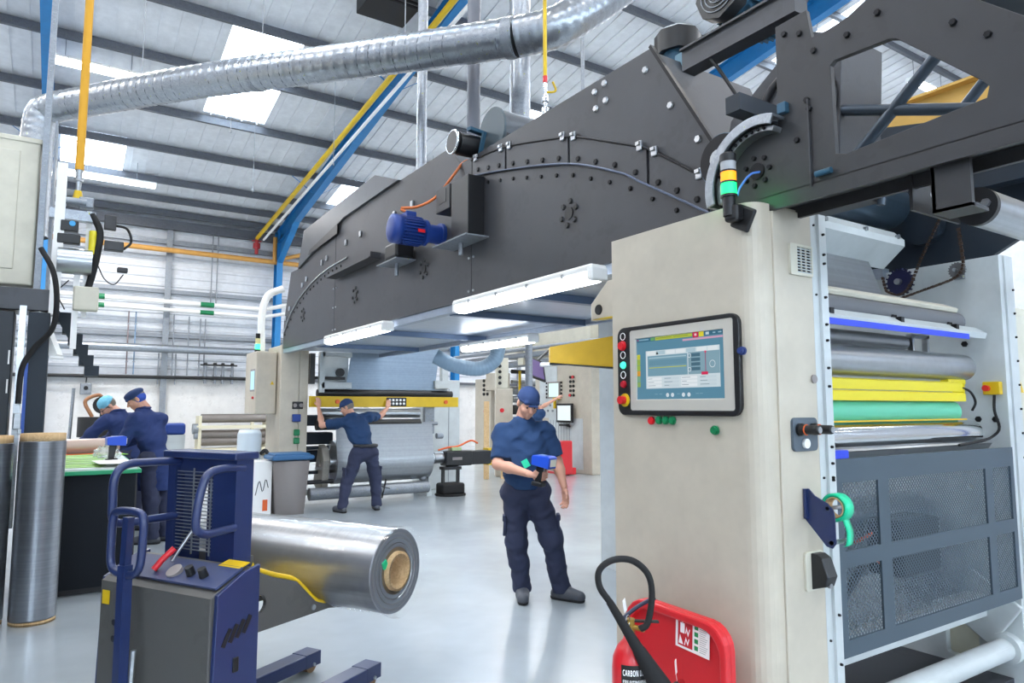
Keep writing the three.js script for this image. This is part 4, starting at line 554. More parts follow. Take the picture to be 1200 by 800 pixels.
  for (const b of [-0.21, -0.63]) { const a = M('cradle_arm', PZ(arm, [circ(0.42, 0.645, 0.042)], b, 0.022, 0.003), K.stackGrey, t); M('yellow_edge', TU([[0.4, 0.81, b + 0.011], [0.52, 0.76, b + 0.011], [0.66, 0.705, b + 0.011], [0.8, 0.58, b + 0.011], [0.87, 0.55, b + 0.011], [1.11, 0.497, b + 0.011]], 0.012, 8, 40), K.yellow, a); M('pivot_bolt', CY([0.78, 0.545, b + 0.02], [0.78, 0.545, b + 0.03], 0.014, 0.014, 10), K.bolt, a); }
  M('cradle_plate', [sweep([[0.38, 0.8], [0.66, 0.69], [0.8, 0.565], [1.08, 0.485], [1.08, 0.477], [0.79, 0.553], [0.65, 0.68], [0.38, 0.79]], -0.6, -0.2)], K.yellow, t);
  M('carriage', [B(0.03, 0.4, 0.44, 0.36, 0.68, -0.41)], K.stackGrey, t); M('triangle_sign', PZ([[0.34, 0.79], [0.4, 0.79], [0.37, 0.85]], [], -0.186, 0.002), K.yellow, t);
  for (const b of [-0.2, -0.65]) { const l = M('leg', [RB(1.0, 0.075, 0.11, 0.72, 0.075, b, 0.008), B(0.12, 0.03, 0.11, 1.24, 0.1, b), B(0.12, 0.075, 0.012, 1.24, 0.075, b - 0.05), B(0.12, 0.075, 0.012, 1.24, 0.075, b + 0.05)], K.stackBlue, t); M('roller', CY([1.24, 0.041, b - 0.04], [1.24, 0.041, b + 0.04], 0.041, 0.041, 20), mat('#8a6a4a', 0.5), l); M('axle', CY([1.24, 0.05, b - 0.065], [1.24, 0.05, b + 0.065], 0.01), K.bolt, l); }
  M('wheel', CY([0.1, 0.08, -0.42], [0.1, 0.08, -0.32], 0.08, 0.08, 20), K.rubber, t);

  // film reel lying in the cradle, wrapped in clear film
  const r = thing('film_reel', 'large silver film reel on cardboard core wrapped in clear plastic on the stacker', 'reel', [0.561 + 0.866 * 1.0 + 0.5 * 0.17, 0.72, -3.09 - 0.5 * 1.0 + 0.866 * 0.17], PI / 6);
  M('film', LA([[0.1, -1.32], [0.212, -1.32], [0.215, -1.31], [0.215, -0.006], [0.212, 0], [0.1, 0], [0.1, -1.32]], 64).rotateX(PI / 2), mat('#aeb0b3', 0.32, 0.75, { map: T.brush }), r);
  M('film_edge', [0.12, 0.145, 0.17, 0.195].map((q) => LA([[q, -0.002], [q + 0.018, -0.002], [q + 0.018, 0.0012], [q, 0.0012]], 64).rotateX(PI / 2)), mat('#8d9198', 0.35, 0.7), r);
  M('core', LA([[0.076, -1.33], [0.1, -1.33], [0.1, 0.022], [0.076, 0.022], [0.076, -1.33]], 48).rotateX(PI / 2), K.card, r);
  M('green_tab', RB(0.035, 0.04, 0.012, -0.1, 0.05, 0.004, 0.003, 0, 0, 0.5), K.green, r);
  { // crinkled wrap hanging past the reel end
    const g = new THREE.CylinderGeometry(0.22, 0.219, 1.36, 96, 60, true), p = g.attributes.position; for (let i = 0; i < p.count; i++) { const y = p.getY(i), a = Math.atan2(p.getX(i), p.getZ(i)), w = fbm(a / 6.28 + 0.5, y * 0.7 + 0.5), e = Math.max(0, y - 0.6); const q = 0.219 + 0.012 * w * w + e * (0.12 * L16(a / 6.28 + 0.5, 0.3)); p.setX(i, q * Math.sin(a)); p.setZ(i, q * Math.cos(a)); } g.computeVertexNormals(); g.rotateX(PI / 2).translate(0, 0, -0.64);
    M('plastic_wrap', g, K.wrap, r);
  }
}
// ---------------------------------------------------------------- standing reels and inspection table
{
  const mk = (x, z, h, label) => { const r = thing('standing_reel', label, 'reel', [x, 0, z]); M('film', LA([[0.03, 0.03], [0.148, 0.03], [0.15, 0.04], [0.15, h - 0.06], [0.148, h - 0.055], [0.03, h - 0.055]], 48), mat('#9a9ea5', 0.28, 0.8, { map: T.brush }), r); M('core_top', LA([[0.1, h - 0.055], [0.146, h - 0.055], [0.146, h], [0.1, h], [0.1, h - 0.055]], 40), K.card, r); M('core_foot', LA([[0, 0], [0.146, 0], [0.146, 0.03], [0, 0.03]], 40), K.card, r); };
  mk(-0.1, -6.34, 1.375, 'tall silver film reel standing upright before the dark table'); mk(-0.43, -6.42, 1.36, 'tall silver film reel standing beside the dark machine post');
  const t = thing('inspection_table', 'dark panelled inspection table with green edged top', 'table', [0.25, 0, -8.4]);
  M('front_panel', [B(0.66, 0.94, 0.03, 0, 0.53, 1.435)], mat('#0c131b', 0.65, 0, { map: T.mottle, specularIntensity: 0.5 }), t); M('side_panel', [B(0.03, 0.94, 2.85, 0.33, 0.53, 0)], mat('#343436', 0.55), t); M('side_panel', [B(0.03, 0.94, 2.85, -0.31, 0.53, 0)], K.navyFrame, t); M('back_panel', [B(0.66, 0.94, 0.03, 0, 0.53, -1.435)], K.navyFrame, t); M('plinth', [B(0.6, 0.06, 2.75, 0, 0.03, 0)], K.black, t);
  M('top', [RB(0.74, 0.035, 3.0, 0, 1.017, 0, 0.006)], mat('#14905f', 0.35), t); M('worktop_mat', [B(0.68, 0.012, 2.92, 0, 1.04, 0)], K.mat, t);
  // things on the table (top at 1.046)
  for (let i = 0; i < 9; i++) { const s = thing('sample_strip', 'bright green printed film strip laid on the inspection table', 'film strip', [0.13 + 0.04 * (i % 3), 1.047 + 0.003 * i, -7.2 - i * 0.16], 0.12 * ((i % 3) - 1), 'green film strips on the table'); M('strip', RB(0.4, 0.004, 0.12, 0, 0.002, 0, 0.002), mat(['#7fbf2a', '#93cc3c', '#6dac22'][i % 3], 0.45), s); M('printed_edge', B(0.4, 0.0045, 0.012, 0, 0.0022, 0.045), K.paper, s); }
  const w = thing('plastic_bundle', 'crumpled clear plastic bundle beside the green film strips', 'plastic', [0.42, 1.047, -8.3]); { const g = new THREE.IcosahedronGeometry(0.12, 4), p = g.attributes.position; for (let i = 0; i < p.count; i++) { const a = p.getX(i), b = p.getY(i), c = p.getZ(i), k = 0.75 + 0.5 * L32(a * 3 + 0.5, c * 3 + b * 2 + 0.5); p.setXYZ(i, a * k, Math.max(0, (b + 0.06) * k * 0.7), c * k * 1.3); } g.computeVertexNormals(); M('film', g, mat('#f0f4f4', 0.15, 0, { transmission: 0.75, thickness: 0 }), w); }
  const rl = thing('sample_roll', 'half wrapped brown print roll with orange edge on the table', 'roll', [0.28, 1.047, -9.2], 0.2); M('roll', CY([-0.28, 0.085, 0], [0.3, 0.085, 0], 0.085, 0.085, 28), mat('#b9a49a', 0.3, 0.3), rl); M('orange_edge', B(0.56, 0.012, 0.1, 0.02, 0.006, 0.14), K.orange, rl); M('green_sheet', B(0.56, 0.005, 0.22, 0.02, 0.003, 0.3), mat('#7fc02e', 0.5), rl);
  const pl = thing('proof_sheet', 'white paper proof sheet on the near table corner', 'paper', [0.42, 1.08, -7.25], 0.1); M('sheet', B(0.28, 0.003, 0.45, 0, 0.0015, 0), K.paper, pl);
}
function scanner(label, pos, turn, tilt = 0) {
  const t = thing('handheld_scanner', label, 'scanner', pos, turn); t.rotation.order = 'YXZ'; t.rotation.x = tilt;
  M('head', [PX([[-0.08, 0.0], [0.08, -0.01], [0.085, 0.075], [0.06, 0.085], [-0.075, 0.075], [-0.085, 0.06]], [], -0.055, 0.11, 0.006)], mat('#2250c8', 0.35), t);
  M('lens', B(0.075, 0.055, 0.004, 0, 0.035, 0.088), mat('#e9e4d0', 0.2), t); M('display', B(0.06, 0.003, 0.06, 0, 0.083, -0.01), mat('#7f95c8', 0.3), t);
  M('grip', [PX([[-0.055, 0.0], [0.01, 0.0], [-0.01, -0.13], [-0.06, -0.13]], [], -0.018, 0.036, 0.006)], K.black, t); M('battery_foot', [RB(0.07, 0.035, 0.1, 0, -0.145, -0.03, 0.01)], K.black, t); M('trigger', RB(0.014, 0.03, 0.012, 0, -0.025, 0.012, 0.004), K.plasticGrey, t);
  return t;
}
scanner('blue and black handheld scanner standing on the inspection table', [0.46, 1.21, -7.72], 1.7);

// ---------------------------------------------------------------- slitting machine at the left edge
{
  const t = thing('slitting_machine', 'dark framed slitting machine with cream upper housing behind the standing reels', 'machine', [-0.5, 0, -8]);
  const o = [0.5, 0, 8], sh = (g) => g.translate(...o);
  M('housing', [sh(RB(2.2, 1.38, 1.5, -1.38, 3.36, -8.35, 0.02)), sh(RB(2.22, 0.05, 1.52, -1.38, 4.02, -8.35, 0.01))], K.cream, t); M('corner_post', [sh(B(0.05, 3.8, 0.1, -0.24, 4.3, -7.55)), sh(B(0.02, 1.7, 0.6, -0.17, 3.4, -7.9))], K.galvDull, t);
  M('access_panel', [sh(RB(1.0, 1.1, 0.02, -0.93, 3.36, -7.6, 0.01))], K.cream, t);
  M('top_beam', sh(RB(2.3, 0.2, 0.4, -1.22, 2.52, -7.6, 0.012)), K.dark, t); M('cap_plate', [sh(B(0.42, 0.32, 0.06, -0.62, 2.2, -7.42))], K.black, t); M('cap_bolt', [[-0.55, 2.28], [-0.55, 2.1]].map(([x, y]) => sh(CY([x, y, -7.39], [x, y, -7.37], 0.025))), K.bolt, t);
  M('post', sh(RB(0.34, 2.4, 0.3, -0.55, 1.2, -7.5, 0.01)), mat('#1d242c', 0.45), t); M('post', sh(RB(0.16, 2.4, 0.3, -0.2, 1.2, -7.45, 0.01)), K.navyFrame, t);
  M('linear_rail', [sh(B(0.05, 1.9, 0.05, -0.32, 1.5, -7.33))], K.steel, t); M('blue_rail', [sh(B(0.025, 0.6, 0.03, -0.27, 1.65, -7.29))], mat('#2450a8', 0.4), t); M('rail_mark', [sh(B(0.012, 0.12, 0.004, -0.4, 2.0, -7.345)), sh(B(0.012, 0.12, 0.004, -0.4, 1.75, -7.345))], K.white, t); M('carriage', [sh(RB(0.06, 0.14, 0.06, -0.31, 1.45, -7.3, 0.01)), sh(RB(0.03, 0.05, 0.03, -0.29, 1.36, -7.28, 0.006))], K.steel, t);
  M('cable', sh(TU([[-0.22, 2.95, -7.2], [-0.12, 2.75, -7.15], [-0.08, 2.5, -7.15], [-0.1, 2.25, -7.2], [-0.22, 2.08, -7.25], [-0.3, 1.9, -7.27], [-0.31, 1.6, -7.27]], 0.022, 8, 50)), K.rubber, t);
  M('diagonal_arm', [sh(BAR([-0.27, 2.56, -7.5], [-0.06, 2.02, -7.36], 0.075, 0.075)), sh(B(0.1, 0.02, 0.1, -0.055, 2.01, -7.355))], K.white, t); M('stepped_rail', [...Array.from({ length: 6 }, (_, i) => sh(B(0.12, 0.1, 0.2, -0.02 + i * 0.05, 2.42 - i * 0.1, -7.9))), sh(BAR([-0.1, 2.5, -7.8], [0.2, 1.95, -7.8], 0.05, 0.05))], K.navyFrame, t);
  M('white_rail', [sh(B(0.08, 1.4, 0.06, -0.1, 3.1, -7.42)), sh(B(0.05, 0.7, 0.03, 0.06, 2.45, -7.45)), sh(B(0.04, 1.0, 0.03, 0.13, 2.9, -7.5))], K.white, t); M('bracket_beam', [sh(B(0.36, 0.09, 0.1, 0.0, 3.33, -7.45))], K.galv, t);
  const v = M('valve_block', [sh(RB(0.1, 0.07, 0.08, 0.0, 3.46, -7.45, 0.01)), sh(CY([-0.06, 3.46, -7.42], [0.1, 3.46, -7.42], 0.03)), sh(RB(0.12, 0.1, 0.1, 0.1, 3.47, -7.48, 0.015))], K.galvDull, t); M('valve_body', [sh(RB(0.14, 0.1, 0.08, -0.02, 3.22, -7.42, 0.01)), sh(RB(0.18, 0.09, 0.08, -0.02, 3.1, -7.42, 0.01))], K.black, v); M('blue_button', sh(CY([0.0, 3.24, -7.38], [0.0, 3.24, -7.36], 0.025)), mat('#3a9ad0', 0.4), v);
  M('cylinder', sh(CY([-0.1, 2.9, -7.42], [0.17, 2.9, -7.42], 0.12, 0.12, 26)), K.steel, t); M('yellow_bottle', sh(CY([0.17, 2.98, -7.42], [0.17, 3.2, -7.42], 0.035)), K.yellowBright, t); M('cable_bundle', sh(TU([[0.15, 3.36, -7.42], [0.22, 3.2, -7.4], [0.21, 3.0, -7.4], [0.18, 2.8, -7.42], [0.15, 2.66, -7.44]], 0.03, 8)), K.rubber, t);
  M('junction_box', sh(RB(0.2, 0.22, 0.12, 0.14, 2.56, -7.42, 0.015)), K.cream, t); M('camera_module', [sh(RB(0.16, 0.09, 0.09, 0.34, 3.08, -7.42, 0.01)), sh(RB(0.1, 0.14, 0.06, 0.3, 3.3, -7.42, 0.01)), sh(RB(0.09, 0.05, 0.05, 0.42, 2.86, -7.42, 0.012))], K.darker, t); M('loop_wire', [sh(TU([[0.33, 3.28, -7.42], [0.44, 3.26, -7.42], [0.48, 3.14, -7.42], [0.42, 3.06, -7.42]], 0.012, 6)), sh(TU([[0.22, 2.88, -7.42], [0.28, 2.76, -7.42], [0.36, 2.72, -7.42], [0.43, 2.82, -7.42]], 0.006, 6)), sh(TU([[0.0, 2.72, -7.4], [-0.08, 2.6, -7.4], [-0.02, 2.45, -7.4]], 0.006, 6))], K.rubber, t);
  M('unwind_section', [sh(RB(2.2, 2.9, 4.2, -2.45, 1.45, -4.9, 0.03)), sh(RB(1.0, 0.5, 0.3, -1.25, 2.5, -7.35, 0.02))], K.navyFrame, t); M('unwind_panel', [sh(B(0.02, 1.2, 3.4, -1.34, 1.5, -4.9))], mat('#1a222b', 0.5), t);
  const hz = thing('yellow_hose', 'broad yellow lifting hose hanging above the slitting machine head', 'hose', [0.03, 3.5, -7.49]); M('hose', CY([0, 0.28, 0], [0.0, 3.4, 0], 0.037, 0.037, 14), mat('#d99f1e', 0.5), hz); M('coupling', [CY([0, 0.08, 0], [0, 0.28, 0], 0.02, 0.03), CY([0, 0.17, 0], [0, 0.2, 0], 0.04)], K.steel, hz); M('swivel', CY([0, 0, 0], [0, 0.08, 0], 0.045, 0.03), K.yellow, hz); M('roof_hook', CY([0, 3.4, 0], [0, roofY(-7.49) - 3.52, 0], 0.006, 0.006, 5), K.steel, hz);
}

// ---------------------------------------------------------------- far winding machine
{
  const t = thing('winding_machine', 'film winding machine with yellow crossbar and silver web at the far tunnel end', 'machine', [2.89, 0, -11.15]);
  const o = [-2.89, 0, 11.15], sh = (g) => g.translate(...o), RX = (r, y, z, x0, x1, seg = 24) => sh(CY([x0, y, z], [x1, y, z], r, r, seg));
  const tw = M('operator_tower', [sh(RB(0.3, 2.56, 0.85, 3.04, 1.28, -11.6, 0.02)), sh(RB(0.14, 2.54, 0.85, 3.26, 1.28, -11.6, 0.006))], K.beige, t);
  M('switch_plate', sh(RB(0.17, 0.12, 0.02, 3.17, 1.6, -11.17, 0.008)), K.black, tw); M('switch_knob', [3.12, 3.22].map((x) => sh(CY([x, 1.6, -11.16], [x, 1.6, -11.13], 0.03))), K.plasticGrey, tw); M('socket', sh(RB(0.13, 0.12, 0.05, 3.15, 1.4, -11.15, 0.01)), K.blueMotor, tw); M('green_switch', [sh(RB(0.09, 0.1, 0.06, 3.16, 1.17, -11.15, 0.015)), sh(RB(0.09, 0.1, 0.06, 3.16, 1.04, -11.15, 0.015))], K.greenDark, tw);
  const hb = M('terminal_cabinet', [sh(RB(0.32, 1.0, 0.75, 2.72, 1.96, -11.75, 0.02))], K.beige, t); M('terminal_screen', sh(B(0.004, 0.3, 0.26, 2.558, 2.0, -11.6)), glow('#9fc4d4', 0.35), hb); M('screen_frame', sh(B(0.008, 0.36, 0.32, 2.562, 2.0, -11.6)), K.plasticGrey, hb); M('hazard_sign', sh(PZ([[2.78, 1.93], [2.84, 1.93], [2.81, 1.99]], [], -11.37, 0.004)), K.yellow, hb); M('stop_button', sh(CY([2.558, 1.72, -11.5], [2.53, 1.72, -11.5], 0.02)), K.red, hb);
  M('lower_frame', [sh(B(0.06, 2.3, 0.5, 5.56, 1.15, -11.6)), sh(B(0.1, 0.06, 0.2, 5.56, 0.03, -11.35)), sh(B(0.05, 1.5, 0.05, 5.58, 0.75, -11.3)), sh(B(2.2, 0.1, 0.3, 4.45, 0.15, -11.9))], K.paleGrey, t);
  M('upper_frame', [sh(B(0.08, 0.66, 0.1, 3.55, 2.14, -11.2)), sh(B(0.5, 0.07, 0.1, 3.8, 2.44, -11.2)), sh(B(0.5, 0.1, 0.1, 3.8, 1.93, -11.2)), sh(B(0.5, 0.66, 0.03, 3.8, 2.14, -11.35))], K.paleGrey, t); M('upper_bracket', [sh(B(0.12, 0.6, 0.1, 5.8, 2.2, -11.2)), sh(B(0.3, 0.14, 0.12, 5.75, 1.97, -11.2))], K.paleGrey, t);
  M('fitting', [sh(CY([3.9, 2.15, -11.33], [3.9, 2.15, -11.28], 0.07)), sh(B(0.5, 0.05, 0.06, 3.72, 2.05, -11.28)), sh(B(0.08, 0.5, 0.1, 3.42, 2.2, -11.3))], K.darker, t);
  M('upper_web', [sh(ext([[4.08, 2.66], [5.72, 2.66], [5.62, 1.87], [3.97, 1.87]], [], 0.01).translate(0, 0, -11.22))], mat('#93a4b6', 0.4, 0.5, { map: T.brush }), t);
  M('top_roller', RX(0.06, 2.66, -11.27, 3.9, 5.9), K.steel, t); M('nip_roller', RX(0.065, 1.8, -11.25, 3.5, 5.98), K.black, t); M('idler_roller', RX(0.045, 1.88, -11.3, 3.6, 5.9), K.steel, t);
  const yb = M('guard_bar', sh(RB(2.68, 0.175, 0.05, 4.64, 1.66, -11.0, 0.008)), K.yellow, t); M('red_button', [3.75, 5.72].map((x) => sh(CY([x, 1.66, -10.975], [x, 1.66, -10.95], 0.035))), K.orange, yb);
  const kp = M('keypad', sh(RB(0.36, 0.15, 0.03, 4.78, 1.66, -10.97, 0.01)), K.black, yb); M('key', [0, 1].flatMap((j) => Array.from({ length: 5 }, (_, i) => sh(CY([4.65 + i * 0.065, 1.63 + j * 0.06, -10.957], [4.65 + i * 0.065, 1.63 + j * 0.06, -10.945], 0.02, 0.02, 10)))), K.white, kp);
  M('calender_roller', RX(0.09, 1.47, -11.4, 3.6, 5.4), K.steel, t); M('pressure_roller', RX(0.085, 1.28, -11.25, 3.5, 5.35), K.black, t); M('end_bracket', [sh(RB(0.2, 0.5, 0.1, 5.55, 1.35, -11.3, 0.02)), sh(CY([5.35, 1.28, -11.25], [5.7, 1.28, -11.25], 0.03)), sh(CY([5.66, 1.06, -11.2], [5.78, 1.06, -11.2], 0.05))], K.galvDull, t);
  M('lower_web', [sh(PX([[-11.17, 1.28], [-11.16, 1.28], [-11.06, 0.72], [-11.08, 0.72]], [], 3.8, 1.75))], mat('#a3a7ab', 0.35, 0.6, { map: T.brush }), t);
  const re = M('winding_reel', RX(0.36, 0.66, -11.42, 3.82, 5.55, 48), mat('#a5a9ad', 0.32, 0.7, { map: T.brush }), t); M('reel_core', [RX(0.09, 0.66, -11.42, 3.66, 3.82), RX(0.11, 0.66, -11.42, 5.55, 5.72)], K.chrome, re);
  M('swing_arm', [sh(PX([[-11.75, 0.3], [-11.55, 0.2], [-11.3, 0.25], [-11.25, 0.5], [-11.2, 0.7], [-11.3, 0.9], [-11.5, 0.95], [-11.6, 0.7]], [circ(-11.42, 0.66, 0.06)], 3.62, 0.12, 0.02))], mat('#a9a59c', 0.45, 0.3, { map: T.worn }), t);
  M('dark_gear', [sh(RB(0.5, 0.18, 0.3, 3.6, 1.35, -11.7, 0.03)), sh(RB(0.55, 0.2, 0.3, 3.62, 1.05, -11.7, 0.03)), sh(RB(0.4, 0.2, 0.3, 3.55, 0.75, -11.8, 0.03)), RX(0.03, 0.9, -11.5, 3.35, 3.8), RX(0.03, 0.5, -11.5, 3.35, 5.5)], K.navyFrame, t);
  M('floor_roller', RX(0.1, 0.18, -11.2, 3.4, 5.5), K.galvDull, t); M('tie_bar', RX(0.035, 0.36, -11.3, 3.4, 5.5), K.darker, t); M('foot_lever', [sh(BAR([4.6, 0.05, -11.1], [4.68, 0.36, -11.12], 0.02)), sh(BAR([4.55, 0.26, -11.1], [4.74, 0.2, -11.1], 0.015))], K.black, t); M('clevis', [sh(RB(0.14, 0.2, 0.14, 5.25, 0.42, -11.3, 0.04)), sh(RB(0.12, 0.18, 0.12, 5.45, 0.36, -11.3, 0.04))], K.galvDull, t);
  const a = M('actuator', [sh(RB(0.55, 0.27, 0.26, 6.15, 0.64, -11.35, 0.03)), sh(RB(0.42, 0.25, 0.24, 6.62, 0.64, -11.35, 0.02))], K.black, t); M('name_plate', sh(B(0.2, 0.05, 0.004, 6.1, 0.64, -11.218)), K.plasticGrey, a); M('yellow_end', [sh(B(0.14, 0.04, 0.2, 6.85, 0.78, -11.35)), sh(B(0.14, 0.04, 0.2, 6.85, 0.51, -11.35)), sh(B(0.04, 0.3, 0.2, 6.9, 0.64, -11.35))], K.yellow, a); M('motor_coupling', sh(CY([5.7, 0.66, -11.4], [5.9, 0.66, -11.4], 0.11)), K.steel, a); M('orange_cable', sh(TU([[5.75, 0.8, -11.3], [5.95, 0.84, -11.3], [6.2, 0.86, -11.35], [6.45, 0.95, -11.35], [6.6, 0.9, -11.35]], 0.018, 6)), K.orange, a); M('cable_gland', sh(RB(0.2, 0.06, 0.12, 6.1, 0.81, -11.3, 0.01)), mat('#a8bb8a', 0.5), a);
  const cab = thing('drive_cabinet', 'pale grey drive cabinet standing right of the winding machine', 'cabinet', [6.25, 0, -12.2]); M('body', RB(0.75, 2.1, 0.6, 0, 1.05, -0.2, 0.015), K.paleGrey, cab); M('door_seam', B(0.012, 2.0, 0.006, 0.13, 1.05, 0.103), K.galvDull, cab); M('plinth', B(0.72, 0.05, 0.55, 0, 0.025, -0.19), K.darker, cab);
  const bk = thing('rubber_stool', 'small black stool trolley under the black actuator', 'stool', [5.95, 0, -11.2]); M('frame', [B(0.05, 0.5, 0.05, -0.15, 0.25, 0), B(0.05, 0.5, 0.05, 0.15, 0.25, 0), B(0.35, 0.05, 0.2, 0, 0.48, 0)], K.black, bk); M('base', [RB(0.45, 0.2, 0.3, 0, 0.12, 0, 0.04), CY([0, 0.0, 0], [0, 0.03, 0], 0.28)], K.rubber, bk);
  const b = thing('waste_bin', 'grey waste bin with blue lid beside the far operator tower', 'bin', [2.9, 0, -10.6]); M('bucket', [LA([[0, 0], [0.2, 0], [0.26, 0.78], [0.24, 0.78], [0.19, 0.02], [0, 0.02]], 4).rotateY(PI / 4).scale(1.36, 1, 1.2)], K.plasticGrey, b); M('lid', [RB(0.62, 0.07, 0.55, 0, 0.83, 0, 0.03), RB(0.52, 0.05, 0.45, 0, 0.87, 0, 0.025)], K.lidBlue, b);
  const c = thing('white_carton', 'tall white carton with orange can at the far operator tower', 'carton', [2.5, 0, -10.75]); M('carton', RB(0.3, 0.78, 0.4, 0, 0.39, 0, 0.01), K.white, c); M('orange_label', B(0.07, 0.16, 0.004, 0.06, 0.15, 0.203), K.orange, c); M('doodle', TU([[-0.08, 0.3, 0.203], [-0.03, 0.5, 0.205], [0.02, 0.35, 0.205], [0.06, 0.52, 0.203], [0.1, 0.4, 0.203]], 0.006, 5), K.black, c);
  const d = thing('plastic_drum', 'pale translucent plastic drum behind the white carton', 'drum', [2.5, 0.0, -11.4]); M('drum', LA([[0, 0], [0.16, 0], [0.18, 0.05], [0.18, 1.15], [0.15, 1.22], [0, 1.22]], 28), mat('#cfdbe4', 0.35), d); M('spout', TU([[0.15, 0.85, 0.12], [0.2, 0.9, 0.18], [0.24, 0.85, 0.2]], 0.03, 8), K.black, d);
  const s2 = thing('signal_light', 'small signal light with green lamp on the far terminal cabinet', 'signal light', [2.62, 2.46, -11.6]); M('green_lamp', CY([0, 0.04, 0], [0, 0.13, 0], 0.04), glow('#38e08a', 1.5), s2); M('amber_lamp', CY([0, 0.13, 0], [0, 0.22, 0], 0.04), mat('#e0d8a0', 0.4), s2); M('base', [CY([0, 0, 0], [0, 0.04, 0], 0.045), CY([0, 0.22, 0], [0, 0.3, 0], 0.035)], K.black, s2);
  const cd = thing('conduit_bend', 'white flexible conduit bending into the far tower top', 'conduit', [2.75, 2.5, -12.0]); M('conduit', TU([[0, 0, 0.1], [0, 0.6, 0.05], [0.1, 0.95, 0], [0.35, 1.1, 0]], 0.06, 10, 30), K.white, cd);
  const h = thing('flexible_duct', 'blue grey flexible air duct curling under the drying tunnel', 'duct', [5.0, 2.3, -8.6]); M('hose', spiral([[-0.5, 0.0, -0.35], [-0.3, -0.12, -0.22], [0, -0.18, -0.02], [0.2, -0.08, 0.08], [0.28, 0.12, 0.1], [0.28, 0.5, 0.1]], 0.105, 20, 0.012, 0.05), K.hose, h);
  const p = thing('steel_pipe', 'vertical galvanised pipe right of the curling air duct', 'pipe', [6.3, 0.0, -9.2]); M('pipe', spiral([[0, 1.4, 0], [0, 2.2, 0], [0, 3.6, 0]], 0.06, 18, 0.02, 0.09), K.galvDull, p);
}
